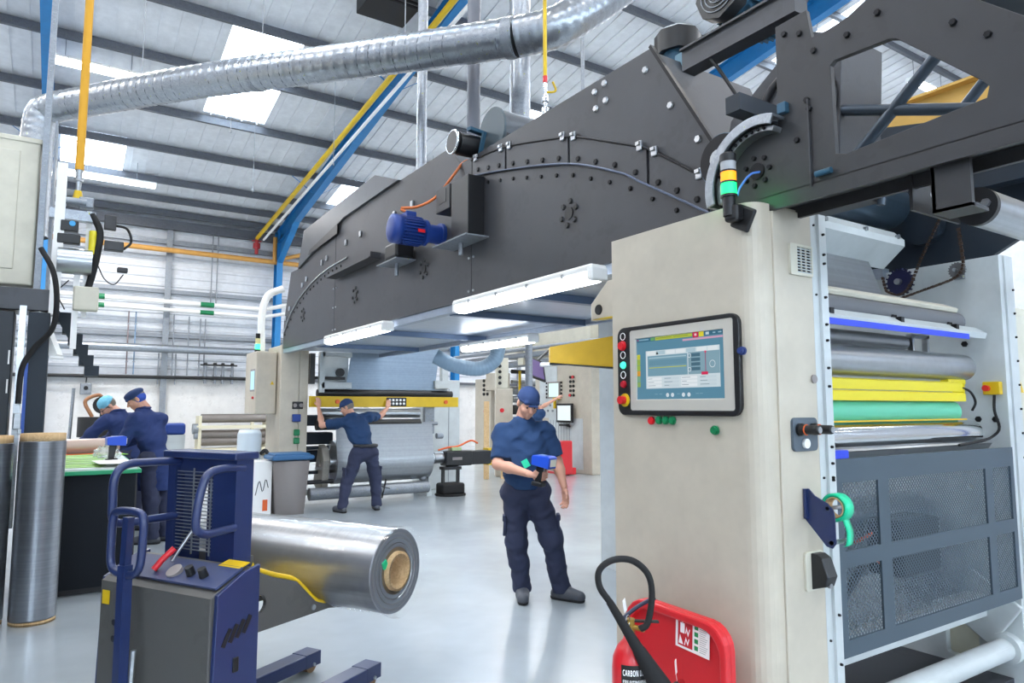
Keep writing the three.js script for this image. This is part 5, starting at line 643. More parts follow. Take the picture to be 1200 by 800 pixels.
// ---------------------------------------------------------------- second press line across the aisle
{
  const t = thing('printing_press', 'second cream printing press line with control screens across the aisle', 'machine', [10.4, 0, -14]);
  const o = [-10.4, 0, 14], sh = (g) => g.translate(...o);
  const a = M('press_tower', [sh(RB(0.5, 2.62, 2.3, 10.65, 1.31, -13.75, 0.02))], K.beige, t);
  M('tower_panel', [sh(B(0.012, 1.3, 0.75, 10.39, 1.95, -14.3)), sh(B(0.012, 1.2, 1.35, 10.392, 0.7, -13.6))], K.paleGrey, a);
  M('operator_screen', [sh(B(0.03, 0.42, 0.5, 10.385, 2.0, -14.05))], K.plasticGrey, a); M('display', sh(B(0.004, 0.34, 0.4, 10.368, 2.0, -14.05)), glow('#b5cfc4', 0.4), a);
  M('key_column', [0, 1, 2, 3, 4].flatMap((i) => [sh(B(0.02, 0.05, 0.05, 10.38, 1.82 + i * 0.09, -14.36)), sh(B(0.02, 0.05, 0.05, 10.38, 1.82 + i * 0.09, -13.74))]), K.black, a);
  M('switch_block', [0, 1, 2, 3, 4].flatMap((i) => [sh(CY([10.4, 1.86 + i * 0.11, -13.38], [10.37, 1.86 + i * 0.11, -13.38], 0.035, 0.035, 10)), sh(CY([10.4, 1.86 + i * 0.11, -13.26], [10.37, 1.86 + i * 0.11, -13.26], 0.035, 0.035, 10))]), K.black, a); M('red_lamp', [sh(CY([10.37, 2.3, -13.26], [10.35, 2.3, -13.26], 0.04)), sh(CY([10.37, 1.86, -13.38], [10.35, 1.86, -13.38], 0.035))], K.red, a);
  M('louvre_slot', Array.from({ length: 8 }, (_, i) => sh(B(0.006, 0.6, 0.02, 10.388, 0.95, -14.2 + i * 0.11))), K.galvDull, a); M('knob', Array.from({ length: 6 }, (_, i) => sh(CY([10.4, 1.62 - 0.14 * (i % 2), -14.6 + i * 0.1], [10.36, 1.62 - 0.14 * (i % 2), -14.6 + i * 0.1], 0.03, 0.03, 10))), K.galvDull, a);
  M('second_screen', [sh(B(0.05, 0.46, 0.62, 10.3, 1.43, -13.5))], K.black, t); M('second_display', sh(B(0.004, 0.36, 0.52, 10.272, 1.43, -13.5)), glow('#c2cccb', 0.4), t); M('screen_arm', [sh(CY([10.28, 1.15, -13.5], [10.4, 1.1, -13.4], 0.025)), sh(RB(0.1, 0.05, 0.3, 10.28, 1.14, -13.5, 0.01))], K.black, t); M('yellow_bracket', [sh(B(0.06, 0.24, 0.05, 10.33, 1.66, -13.95)), sh(B(0.06, 0.05, 0.22, 10.33, 1.78, -13.88))], K.yellow, t);
  M('tilted_screen', [sh(RB(0.6, 0.5, 0.05, 8.8, 2.42, -12.6, 0.01, 0.3, -0.35, -0.25))], K.black, t); M('tilted_display', sh(B(0.52, 0.42, 0.004, 8.79, 2.43, -12.57, 0.3, -0.35, -0.25)), mat('#6b5a86', 0.25), t); M('tilted_arm', sh(CY([8.9, 2.6, -12.7], [9.6, 2.9, -13.2], 0.03)), K.darker, t);
  // open roller bay to the right
  M('bay_frame', [sh(B(0.1, 2.6, 2.2, 13.6, 1.3, -13.6)), sh(B(2.6, 0.12, 0.2, 12.1, 2.55, -12.7)), sh(B(2.6, 0.1, 0.3, 12.1, 0.1, -12.8))], K.beige, t);
  for (const [r, y, z, m] of [[0.1, 2.2, -12.6, K.steel], [0.12, 1.95, -12.9, K.chrome], [0.09, 1.75, -12.55, K.steel], [0.12, 1.5, -12.8, K.chrome], [0.06, 1.3, -12.55, K.galv], [0.12, 0.8, -12.9, K.darker], [0.09, 0.6, -12.6, K.galvDull], [0.1, 0.35, -12.7, K.galvDull], [0.05, 2.4, -12.6, K.galv]]) M('press_roller', sh(CY([10.92, y, z], [13.55, y, z], r, r, 20)), m, t);
  M('bay_plate', [sh(B(2.6, 0.6, 0.05, 12.1, 1.0, -13.2)), sh(B(0.08, 0.9, 0.1, 11.6, 0.85, -12.6))], mat('#8d8a84', 0.5, 0.3, { map: T.worn }), t); M('yellow_rail', [sh(TU([[10.95, 2.35, -12.35], [11.0, 2.15, -12.3], [11.2, 2.02, -12.3], [12.6, 1.98, -12.3]], 0.04, 8)), sh(CY([10.95, 1.38, -12.4], [10.95, 1.38, -12.3], 0.06))], K.yellow, t);
  M('ink_hose', [sh(TU([[10.9, 1.45, -12.4], [11.1, 1.2, -12.35], [11.3, 0.9, -12.35], [11.6, 0.7, -12.4]], 0.02, 6))], K.rubber, t);
  // further bay and overhead works
  const b = M('rear_tower', [sh(RB(0.5, 2.4, 0.9, 10.65, 1.2, -17.6, 0.02)), sh(RB(0.4, 0.5, 0.7, 10.55, 2.3, -17.0, 0.02))], K.beige, t); M('rear_switch', [0, 1, 2, 3].flatMap((i) => [sh(CY([10.4, 1.95 + i * 0.13, -17.3], [10.36, 1.95 + i * 0.13, -17.3], 0.045, 0.045, 10)), sh(CY([10.4, 1.95 + i * 0.13, -17.5], [10.36, 1.95 + i * 0.13, -17.5], 0.045, 0.045, 10))]), K.black, b); M('red_dot', sh(CY([10.4, 1.45, -17.45], [10.37, 1.45, -17.45], 0.05)), K.red, b);
  for (const [r, y, m] of [[0.12, 2.05, K.galv], [0.1, 1.8, K.steel], [0.14, 1.5, K.black], [0.1, 1.2, K.galvDull], [0.06, 2.3, K.steel], [0.06, 2.6, K.darker]]) M('press_roller', sh(CY([10.9, y, -16.8], [13.5, y, -16.8], r, r, 18)), m, t);
  M('rear_frame', [sh(B(0.1, 2.6, 1.0, 13.55, 1.3, -16.8)), sh(B(2.6, 1.2, 0.1, 12.2, 0.6, -17.2))], K.cream, t); M('yellow_post', [sh(CY([10.85, 1.9, -16.3], [10.85, 2.6, -16.3], 0.04)), sh(CY([10.85, 1.9, -16.3], [11.4, 1.9, -16.3], 0.04))], K.yellow, t);
  M('overhead_box', [sh(RB(1.4, 0.9, 5.2, 11.3, 3.4, -14.4, 0.02))], K.cream, t); M('overhead_pipe', [[10.3, 2.95, 0.07], [10.45, 2.75, 0.09], [10.2, 3.1, 0.05]].map(([x, y, r]) => sh(CY([x, y, -19], [x, y, -10.5], r, r, 14))), K.galvDull, t); M('overhead_column', [[-12.6], [-15.4], [-11.6]].map(([z]) => sh(B(0.25, 1.4, 0.25, 10.4, 3.4, z))), K.cream, t); M('cable_tray', [sh(B(0.3, 0.08, 8.5, 10.8, 2.75, -14.8))], K.darker, t);
}
{
  const cb = thing('crane_beam', 'tan overhead crane beam seen through the window of the black bridge', 'beam', [6.5, 4.05, -4]); M('web', B(0.03, 0.34, 9, 0, 0.17, 0), mat('#c9a050', 0.55), cb); for (const y of [0, 0.34]) M('flange', B(0.2, 0.025, 9, 0, y, 0), mat('#c9a050', 0.55), cb); for (const z of [-4, 4]) M('hanger', CY([0, 0.34, z], [0, roofY(z - 4) - 4.05 - 0.02, z], 0.03), K.galvDull, cb);
  const r = thing('pallet_truck', 'red pallet truck parked against the cream press tower', 'pallet truck', [9.84, 0, -12.95], PI / 2); r.scale.setScalar(0.8); M('body', [RB(0.35, 0.95, 0.4, 0, 0.52, 0, 0.04), RB(0.3, 0.2, 0.5, 0, 0.12, 0.1, 0.03)], K.red, r); M('fork', [B(0.7, 0.06, 0.14, 0.3, 0.08, 0.2), B(0.7, 0.06, 0.14, 0.3, 0.08, -0.2)], K.red, r); M('hose', TU([[0.1, 0.9, 0.2], [0.2, 0.6, 0.3], [0.05, 0.35, 0.3], [0.1, 0.1, 0.3]], 0.04, 8), K.black, r); M('wheel', CY([-0.05, 0.08, 0.12], [0.05, 0.08, 0.12], 0.08), K.rubber, r);
  const y = thing('crane_jib', 'mustard yellow tapered crane jib arm behind the control cabinet', 'jib', [3.55, 1.95, -4.87], -0.576);
  M('arm', [ext([[0, 0.0], [0.0, 0.135], [0.62, 0.245], [0.9, 0.29], [0.9, -0.06], [0.6, -0.04]], [], 0.2, 0.004).translate(0, 0, -0.1)], K.mustard, y); M('under_strip', [ext([[0, -0.015], [0.16, -0.012], [0.9, -0.075], [0.9, -0.06], [0.15, 0.004], [0, 0.0]], [], 0.16).translate(0, 0, -0.08)], K.navyFrame, y); M('end_block', RB(0.1, 0.035, 0.1, -0.03, -0.01, 0.0, 0.01), K.white, y);
  M('mount_bracket', [CY([0.85, 0.29, 0], [0.85, 0.47, 0], 0.014), CY([0.85, 0.38, 0], [0.85, 0.44, 0], 0.028)], K.galv, y);
  const cl = thing('roller_bracket', 'beige triangular roller bracket under the tunnel beside the control cabinet', 'bracket', [2.62, 2.05, -3.0]); M('plate', PX([[-0.17, 0.03], [-0.17, 0.13], [-0.02, 0.25], [0.35, 0.27], [0.35, 0.05]], [circ(-0.1, 0.09, 0.03)], 0, 0.05, 0.004), K.beige, cl); M('bearing', CY([-0.005, 0.09, -0.1], [0.05, 0.09, -0.1], 0.029, 0.029, 16), K.black, cl); M('yellow_edge', B(0.05, 0.008, 0.46, 0.025, 0.036, 0.08), K.yellow, cl);
  for (const [i, [x, z, h, w, lab]] of [[7.9, -13.2, 1.7, 0.12, 'narrow brown cardboard edge post right of the drive cabinet'], [8.35, -13.0, 1.25, 0.34, 'wide brown cardboard board beside the cream column']].entries()) { const q = thing('cardboard_sheet', lab, 'cardboard', [x, 0, z], -0.5); M('sheet', RB(w, h, 0.05, 0, h / 2, 0, 0.005), K.card, q); }
  const cc = thing('cream_column', 'cream machine column with red dot behind the cardboard', 'column', [8.6, 0, -13.6], -0.5); M('post', RB(0.4, 2.0, 0.4, 0, 1.0, 0, 0.02), K.beige, cc); M('red_dot', CY([-0.05, 1.5, 0.2], [-0.05, 1.5, 0.22], 0.05), K.red, cc); M('switch_box', [RB(0.3, 0.7, 0.2, -0.05, 2.35, 0.1, 0.02)], K.cream, cc); M('switch', [0, 1, 2, 3].map((i) => CY([-0.1, 2.12 + i * 0.13, 0.2], [-0.1, 2.12 + i * 0.13, 0.23], 0.04, 0.04, 10)), K.black, cc);
}
// ---------------------------------------------------------------- services on the back wall
{
  const pipe = (name, label, pts, r, m, cat = 'pipe', fit) => { const t = thing(name, label, cat, pts[0]); const q = pts.map((p) => [p[0] - pts[0][0], p[1] - pts[0][1], p[2] - pts[0][2]]); const g = []; for (let i = 0; i < q.length - 1; i++) { g.push(CY(q[i], q[i + 1], r, r, 12)); if (i) g.push(SPH(r, ...q[i])); } M('run', g, m, t); if (fit) M('hanger', fit.map((f) => { const a = V(...q[0]).lerp(V(...q[1]), f), d = V(...q[1]).sub(V(...q[0])).normalize().multiplyScalar(0.12); return CY([a.x - d.x, a.y, a.z - d.z], [a.x + d.x, a.y, a.z + d.z], r * 1.25, r * 1.25, 12); }), K.greenDark, t); return t; };
  pipe('gas_pipe', 'ochre gas pipe running along the upper back wall', [[-3, 6.67, -24.55], [7.6, 6.62, -24.55]], 0.085, K.orangePipe); pipe('gas_riser', 'ochre gas pipe riser branching beside the blue column', [[6.0, 6.65, -24.5], [6.0, 7.5, -24.5]], 0.07, K.orangePipe); pipe('gas_branch', 'ochre sloping gas branch pipe behind the tunnel end', [[6.1, 6.7, -24.45], [8.2, 7.4, -24.3]], 0.07, K.orangePipe);
  pipe('roof_pipe', 'yellow gas pipe climbing beside the blue rafter', [[5.35, 7.35, -24.3], [5.8, 9.05, -12.2], [5.9, 9.65, -8]], 0.065, K.yellow); pipe('roof_conduit', 'white conduit running below the yellow roof pipe', [[5.5, 7.25, -24.0], [5.95, 8.85, -12.2], [6.1, 9.4, -8]], 0.04, K.white);
  { const v = thing('red_valve', 'small red gas valve hanging at the end of the yellow pipe', 'valve', [5.35, 6.8, -24.35]); M('body', [CY([0, 0, 0], [0, 0.55, 0], 0.06), CY([0, 0.2, 0], [0, 0.38, 0], 0.12), B(0.3, 0.04, 0.06, 0, 0.45, 0)], mat('#a3232c', 0.5), v); }
  pipe('water_pipe', 'upper white water pipe with green bands along the back wall', [[-3, 4.99, -24.45], [5.7, 4.92, -24.45], [6.7, 5.1, -23.2]], 0.07, K.white, 'pipe', [0.42, 0.44, 0.78, 0.8]); pipe('water_pipe', 'lower white water pipe with green bands along the back wall', [[-3, 4.72, -24.45], [5.7, 4.66, -24.45], [6.7, 4.8, -23.2]], 0.06, K.white, 'pipe', [0.42, 0.44, 0.78, 0.8]);
  pipe('wall_duct', 'long round grey duct at mid height of the back wall', [[-3, 3.44, -24.5], [7.2, 3.42, -24.5]], 0.13, K.galv, 'duct'); pipe('cable_pipe', 'black cable run along the top of the white masonry', [[-3, 2.52, -24.75], [7.2, 2.54, -24.75]], 0.05, K.black);
  for (const [x, y0, y1, m] of [[4.03, 4.9, 7.5, K.galvDull], [4.2, 4.9, 7.5, K.galvDull], [1.65, 2.6, 4.6, mat('#8a7a7c', 0.6)], [1.85, 2.6, 4.6, mat('#7f9ab8', 0.6)], [3.4, 2.6, 4.55, K.galvDull], [3.75, 2.6, 4.5, K.galvDull], [3.9, 2.6, 4.5, K.galvDull], [2.95, 2.6, 4.6, K.galvDull], [2.55, 2.3, 3.3, K.galvDull], [3.05, 2.3, 3.3, K.galvDull]]) { const c = thing('wall_conduit', x === 1.65 ? 'slim brown vertical conduit on the ribbed back wall' : x === 1.85 ? 'slim pale blue vertical conduit on the ribbed back wall' : 'slim grey vertical conduit clipped to the ribbed back wall', 'conduit', [x, y0, -24.8], 0, 'conduits on the back wall'); M('run', CY([0, 0, 0], [0, y1 - y0, 0], 0.022, 0.022, 6), m, c); M('saddle', [0.2, 0.8].map((f) => B(0.08, 0.03, 0.05, 0, f * (y1 - y0), 0)), K.galv, c); }
  for (const x of [3.95, 4.25, 4.5, 4.8]) { const c = thing('wall_bracket', 'short steel spigot with black cap on the white masonry', 'bracket', [x, 2.35, -24.85], 0, 'capped spigots on the back wall'); M('post', CY([0, 0, 0.05], [0, 0.6, 0.05], 0.045, 0.045, 8), K.galvDull, c); M('cap', [CY([0, 0.6, 0.05], [0, 0.7, 0.05], 0.08, 0.05, 8), B(0.3, 0.05, 0.08, 0, 0.62, 0.05)], K.black, c); M('wall_plate', B(0.12, 0.2, 0.02, 0, 0.2, -0.0), K.galvDull, c); }
  { const c = thing('wall_socket', 'grey switch box with cable on the white back wall', 'switch box', [0.6, 1.95, -24.85]); M('box', RB(0.3, 0.36, 0.16, 0, 0.18, 0.1, 0.03), K.galvDull, c); M('cable', CY([0, 0.36, 0.05], [0.02, 0.75, 0.05], 0.02, 0.02, 6), K.black, c); M('knob', CY([0, 0.2, 0.18], [0, 0.2, 0.22], 0.06), K.black, c); }
  { const f = thing('drum_fan', 'black floor fan and drum by the back wall', 'fan', [0.7, 0, -18.5]); M('drum', CY([0, 0.9, 0], [0, 1.35, 0], 0.38, 0.38, 24), K.black, f); M('fan_head', [CY([0.1, 1.62, -0.05], [0.1, 1.62, 0.1], 0.2, 0.2, 20), CY([0.1, 1.35, 0], [0.1, 1.5, 0], 0.05)], K.black, f); M('pedestal', B(0.6, 0.9, 0.5, 0, 0.45, 0), K.galvDull, f); M('hose', TU([[-0.1, 1.35, 0.1], [-0.25, 1.7, 0.1], [0.0, 1.85, 0.1], [0.1, 1.75, 0]], 0.04, 8), mat('#9c6b48', 0.5), f); }
  { const p = thing('silver_stand', 'slim silver stand pole beside the black drum', 'stand', [0.16, 0, -18.6]); M('pole', CY([0, 0, 0], [0.06, 2.0, 0], 0.035, 0.035, 8), K.galv, p); M('base', CY([0, 0, 0], [0, 0.03, 0], 0.12), K.galvDull, p); }
  { const r = thing('roller_rack', 'cream rack with stored steel rollers along the back wall', 'rack', [4.6, 0, -23.7]); M('frame', [B(0.09, 1.3, 0.6, -0.95, 0.65, 0), B(0.09, 1.3, 0.6, 1.1, 0.65, 0), B(0.09, 1.1, 0.09, 0.6, 0.55, 0.3), B(2.2, 0.1, 0.1, 0.05, 0.95, 0.3), B(2.2, 0.1, 0.1, 0.05, 0.2, 0.3), B(2.2, 0.06, 0.6, 0.05, 0.25, 0)], mat('#d8d2b8', 0.55), r); for (const [y, z] of [[1.22, 0.1], [0.72, 0.1], [0.5, 0.1]]) M('stored_roller', CY([-0.9, y, z], [1.05, y, z], 0.14, 0.14, 18), mat('#8c8580', 0.4, 0.5, { map: T.worn }), r); M('bearing', [CY([-1.15, 0.9, 0.2], [-1.0, 0.9, 0.2], 0.16), CY([-1.1, 0.7, 0.2], [-1.0, 0.7, 0.2], 0.12)], K.galvDull, r); }
  { const b = thing('recycling_bin', 'pale wheeled bin with blue contents behind the worker in the navy coat', 'bin', [1.66, 0, -13.25]); M('body', LA([[0, 0], [0.18, 0], [0.22, 1.0], [0.2, 1.0], [0.17, 0.03], [0, 0.03]], 4).rotateY(PI / 4).scale(1, 1.1, 1), K.paleGrey, b); M('lid', RB(0.32, 0.2, 0.32, 0.0, 1.2, 0, 0.05), K.blueMotor, b); }
  { const b = thing('blue_carton', 'dark blue carton with red spot beyond the stacker mast', 'carton', [3.1, 0, -15.5]); M('carton', RB(0.8, 0.62, 0.5, 0, 0.31, 0, 0.01), mat('#2a3c8c', 0.5), b); M('red_spot', CY([-0.28, 0.4, 0.25], [-0.28, 0.4, 0.255], 0.07), K.red, b); }
  { const y = thing('air_line', 'thin yellow air line with steel coupling above the tunnel roof', 'hose', [3.52, 4.05, -4.87]); M('line', CY([0, 0.5, 0], [0, roofY(-4.87) - 4.05 - 0.2, 0], 0.018, 0.018, 8), K.yellow, y); M('red_collar', CY([0, 0.44, 0], [0, 0.5, 0], 0.022), K.red, y); M('coupling', [CY([0, -0.28, 0], [0, 0.44, 0], 0.017), CY([0, 0.1, 0], [0, 0.2, 0], 0.035), CY([0, -0.1, 0], [0, 0.02, 0], 0.04), CY([0, 0.26, 0], [0, 0.32, 0], 0.03)], K.chrome, y); M('lever', TU([[0, 0.35, 0], [0.1, 0.38, 0.02], [0.07, 0.46, 0.02]], 0.01, 6), K.yellow, y); }
  for (const [x, z] of [[2.6, -14.5], [3.6, -17], [4.9, -15]]) { const w = thing('hanger_wire', 'thin suspension wire dropping from the roof purlins', 'wire', [x, roofY(z) - 2.4, z], 0, 'suspension wires'); M('wire', CY([0, 0, 0], [0, 2.4, 0], 0.008, 0.008, 5), K.galvDull, w); M('end_hook', CY([0, -0.06, 0], [0, 0, 0], 0.02, 0.02, 6), K.galvDull, w); }
}

// ---------------------------------------------------------------- people: distance fields meshed with surface nets
const cap = (a, b, ra, rb = ra) => ({ a, b, ra, rb });
const ell = (c, r) => ({ c, r });
function primDist(q, x, y, z) {
  if (q.c) { const [rx, ry, rz] = q.r, u = (x - q.c[0]) / rx, v = (y - q.c[1]) / ry, w = (z - q.c[2]) / rz, k = Math.sqrt(u * u + v * v + w * w); if (k < 1e-4) return -Math.min(rx, ry, rz); const g = Math.sqrt((u / rx) ** 2 + (v / ry) ** 2 + (w / rz) ** 2); return k * (k - 1) / g; }
  const ax = q.a[0], ay = q.a[1], az = q.a[2], bx = q.b[0] - ax, by = q.b[1] - ay, bz = q.b[2] - az, px = x - ax, py = y - ay, pz = z - az, L = bx * bx + by * by + bz * bz + 1e-9, h = Math.max(0, Math.min(1, (px * bx + py * by + pz * bz) / L));
  return Math.hypot(px - bx * h, py - by * h, pz - bz * h) - (q.ra + (q.rb - q.ra) * h);
}
function field(prims, k, mod) { return (x, y, z) => { let d = 1e3; for (const q of prims) { const e = primDist(q, x, y, z); const h = Math.max(k - Math.abs(d - e), 0) / k; d = Math.min(d, e) - h * h * k * 0.25; } return mod ? mod(d, x, y, z) : d; }; }
function bounds(prims, pad) { const lo = [1e9, 1e9, 1e9], hi = [-1e9, -1e9, -1e9]; for (const q of prims) for (let i = 0; i < 3; i++) { if (q.c) { lo[i] = Math.min(lo[i], q.c[i] - q.r[i]); hi[i] = Math.max(hi[i], q.c[i] + q.r[i]); } else { lo[i] = Math.min(lo[i], q.a[i] - q.ra, q.b[i] - q.rb); hi[i] = Math.max(hi[i], q.a[i] + q.ra, q.b[i] + q.rb); } } return [lo.map((v) => v - pad), hi.map((v) => v + pad)]; }
function nets(f, [lo, hi], cell) {
  const n = lo.map((v, i) => Math.ceil((hi[i] - v) / cell) + 1), [nx, ny, nz] = n, F = new Float32Array(nx * ny * nz), id = new Int32Array(nx * ny * nz).fill(-1), P = [], I = [];
  const at = (i, j, k) => (k * ny + j) * nx + i;
  for (let k = 0; k < nz; k++) for (let j = 0; j < ny; j++) for (let i = 0; i < nx; i++) F[at(i, j, k)] = f(lo[0] + i * cell, lo[1] + j * cell, lo[2] + k * cell);
  for (let k = 0; k < nz - 1; k++) for (let j = 0; j < ny - 1; j++) for (let i = 0; i < nx - 1; i++) {
    let sx = 0, sy = 0, sz = 0, c = 0, m = 0; const v = [];
    for (let q = 0; q < 8; q++) { v[q] = F[at(i + (q & 1), j + ((q >> 1) & 1), k + (q >> 2))]; if (v[q] < 0) m |= 1 << q; }
    if (m === 0 || m === 255) continue;
    for (const [a, b] of [[0, 1], [2, 3], [4, 5], [6, 7], [0, 2], [1, 3], [4, 6], [5, 7], [0, 4], [1, 5], [2, 6], [3, 7]]) if ((v[a] < 0) !== (v[b] < 0)) { const t = v[a] / (v[a] - v[b]); sx += (a & 1) + t * ((b & 1) - (a & 1)); sy += ((a >> 1) & 1) + t * (((b >> 1) & 1) - ((a >> 1) & 1)); sz += (a >> 2) + t * ((b >> 2) - (a >> 2)); c++; }
    id[at(i, j, k)] = P.length / 3; P.push(lo[0] + (i + sx / c) * cell, lo[1] + (j + sy / c) * cell, lo[2] + (k + sz / c) * cell);
  }
  const quad = (a, b, c, d, flip) => { if (a < 0 || b < 0 || c < 0 || d < 0) return; flip ? I.push(a, c, b, a, d, c) : I.push(a, b, c, a, c, d); };
  for (let k = 1; k < nz - 1; k++) for (let j = 1; j < ny - 1; j++) for (let i = 1; i < nx - 1; i++) {
    const s = F[at(i, j, k)] < 0;
    if (s !== F[at(i + 1, j, k)] < 0) quad(id[at(i, j - 1, k - 1)], id[at(i, j, k - 1)], id[at(i, j, k)], id[at(i, j - 1, k)], !s);
    if (s !== F[at(i, j + 1, k)] < 0) quad(id[at(i - 1, j, k - 1)], id[at(i - 1, j, k)], id[at(i, j, k)], id[at(i, j, k - 1)], !s);
    if (s !== F[at(i, j, k + 1)] < 0) quad(id[at(i - 1, j - 1, k)], id[at(i, j - 1, k)], id[at(i, j, k)], id[at(i - 1, j, k)], !s);
  }
  const g = new THREE.BufferGeometry(); g.setAttribute('position', new THREE.Float32BufferAttribute(P, 3)); g.setIndex(I); g.computeVertexNormals(); return g;
}
const lerp3 = (a, b, t) => a.map((v, i) => v + (b[i] - v) * t);
const off = (a, x, y, z) => [a[0] + x, a[1] + y, a[2] + z];
const ridge = (n) => 1 - Math.abs(2 * n - 1);
const fold = (amp, sx = 5, sy = 9, sd = 0) => (d, x, y, z) => d < 0.07 ? d + amp * (0.55 * L16(x * sx * 0.1 + z * 0.37 + sd, y * sy * 0.1 + x * 0.2) - 0.55 * ridge(L16(x * 0.45 + y * 0.5 + sd, y * 0.85 - x * 0.35 + z * 0.6)) - 0.3 * ridge(L32(x * 0.4 - y * 0.25, y * 0.6 + z * 0.5 + sd)) + 0.15) : d;
function handGeo(h, cell) { // palm frame: y to the fingers, z out of the palm, x to the thumb
  const P = [cap([-0.026, 0.02, 0], [-0.028, 0.08, 0], 0.0125, 0.012), cap([-0.009, 0.015, 0], [-0.01, 0.085, 0], 0.014, 0.012), cap([0.008, 0.015, 0], [0.01, 0.086, 0], 0.0145, 0.012), cap([0.023, 0.02, 0], [0.029, 0.082, 0], 0.014, 0.012), cap([0, -0.03, 0], [0, 0.02, 0], 0.024, 0.02)];
  const bx = [0.029, 0.01, -0.0095, -0.028], ln = [0.07, 0.078, 0.073, 0.057];
  bx.forEach((x, i) => { const c = Array.isArray(h.curl) ? h.curl[i] : h.curl; let p = [x, 0.086 - 0.004 * (i === 3 ? 2 : 0), 0], th = 0; const sp = (1.5 - i) * 0.05; [0.45, 0.32, 0.25].forEach((f, s) => { th += c * [0.75, 1, 0.7][s]; const L = ln[i] * f * 1.05, q = [p[0] + Math.sin(sp) * L, p[1] + Math.cos(th) * L, p[2] + Math.sin(th) * L]; P.push(cap(p, q, 0.0095 - s * 0.0008, 0.0088 - s * 0.0008)); p = q; }); });
  const tc = h.thumb ?? 0.4; const t0 = [0.026, 0.025, 0.004], t1 = [0.05, 0.052, 0.014 + 0.02 * tc], t2 = [0.054 - 0.02 * tc, 0.084, 0.022 + 0.035 * tc]; P.push(cap(t0, t1, 0.014, 0.011), cap(t1, t2, 0.0105, 0.0088));
  const g = nets(field(P, 0.008), bounds(P, 0.012), cell), y = V(...h.dir).normalize(), z = V(...h.palm); z.addScaledVector(y, -z.dot(y)).normalize(); const x = V().crossVectors(y, z); if (h.mirror) { const p = g.attributes.position; for (let i = 0; i < p.count; i++) p.setX(i, -p.getX(i)); const q = g.index.array; for (let i = 0; i < q.length; i += 3) { const t = q[i]; q[i] = q[i + 1]; q[i + 1] = t; } g.computeVertexNormals(); }
  return g.applyMatrix4(new THREE.Matrix4().makeBasis(x, y, z)).translate(...h.at);
}
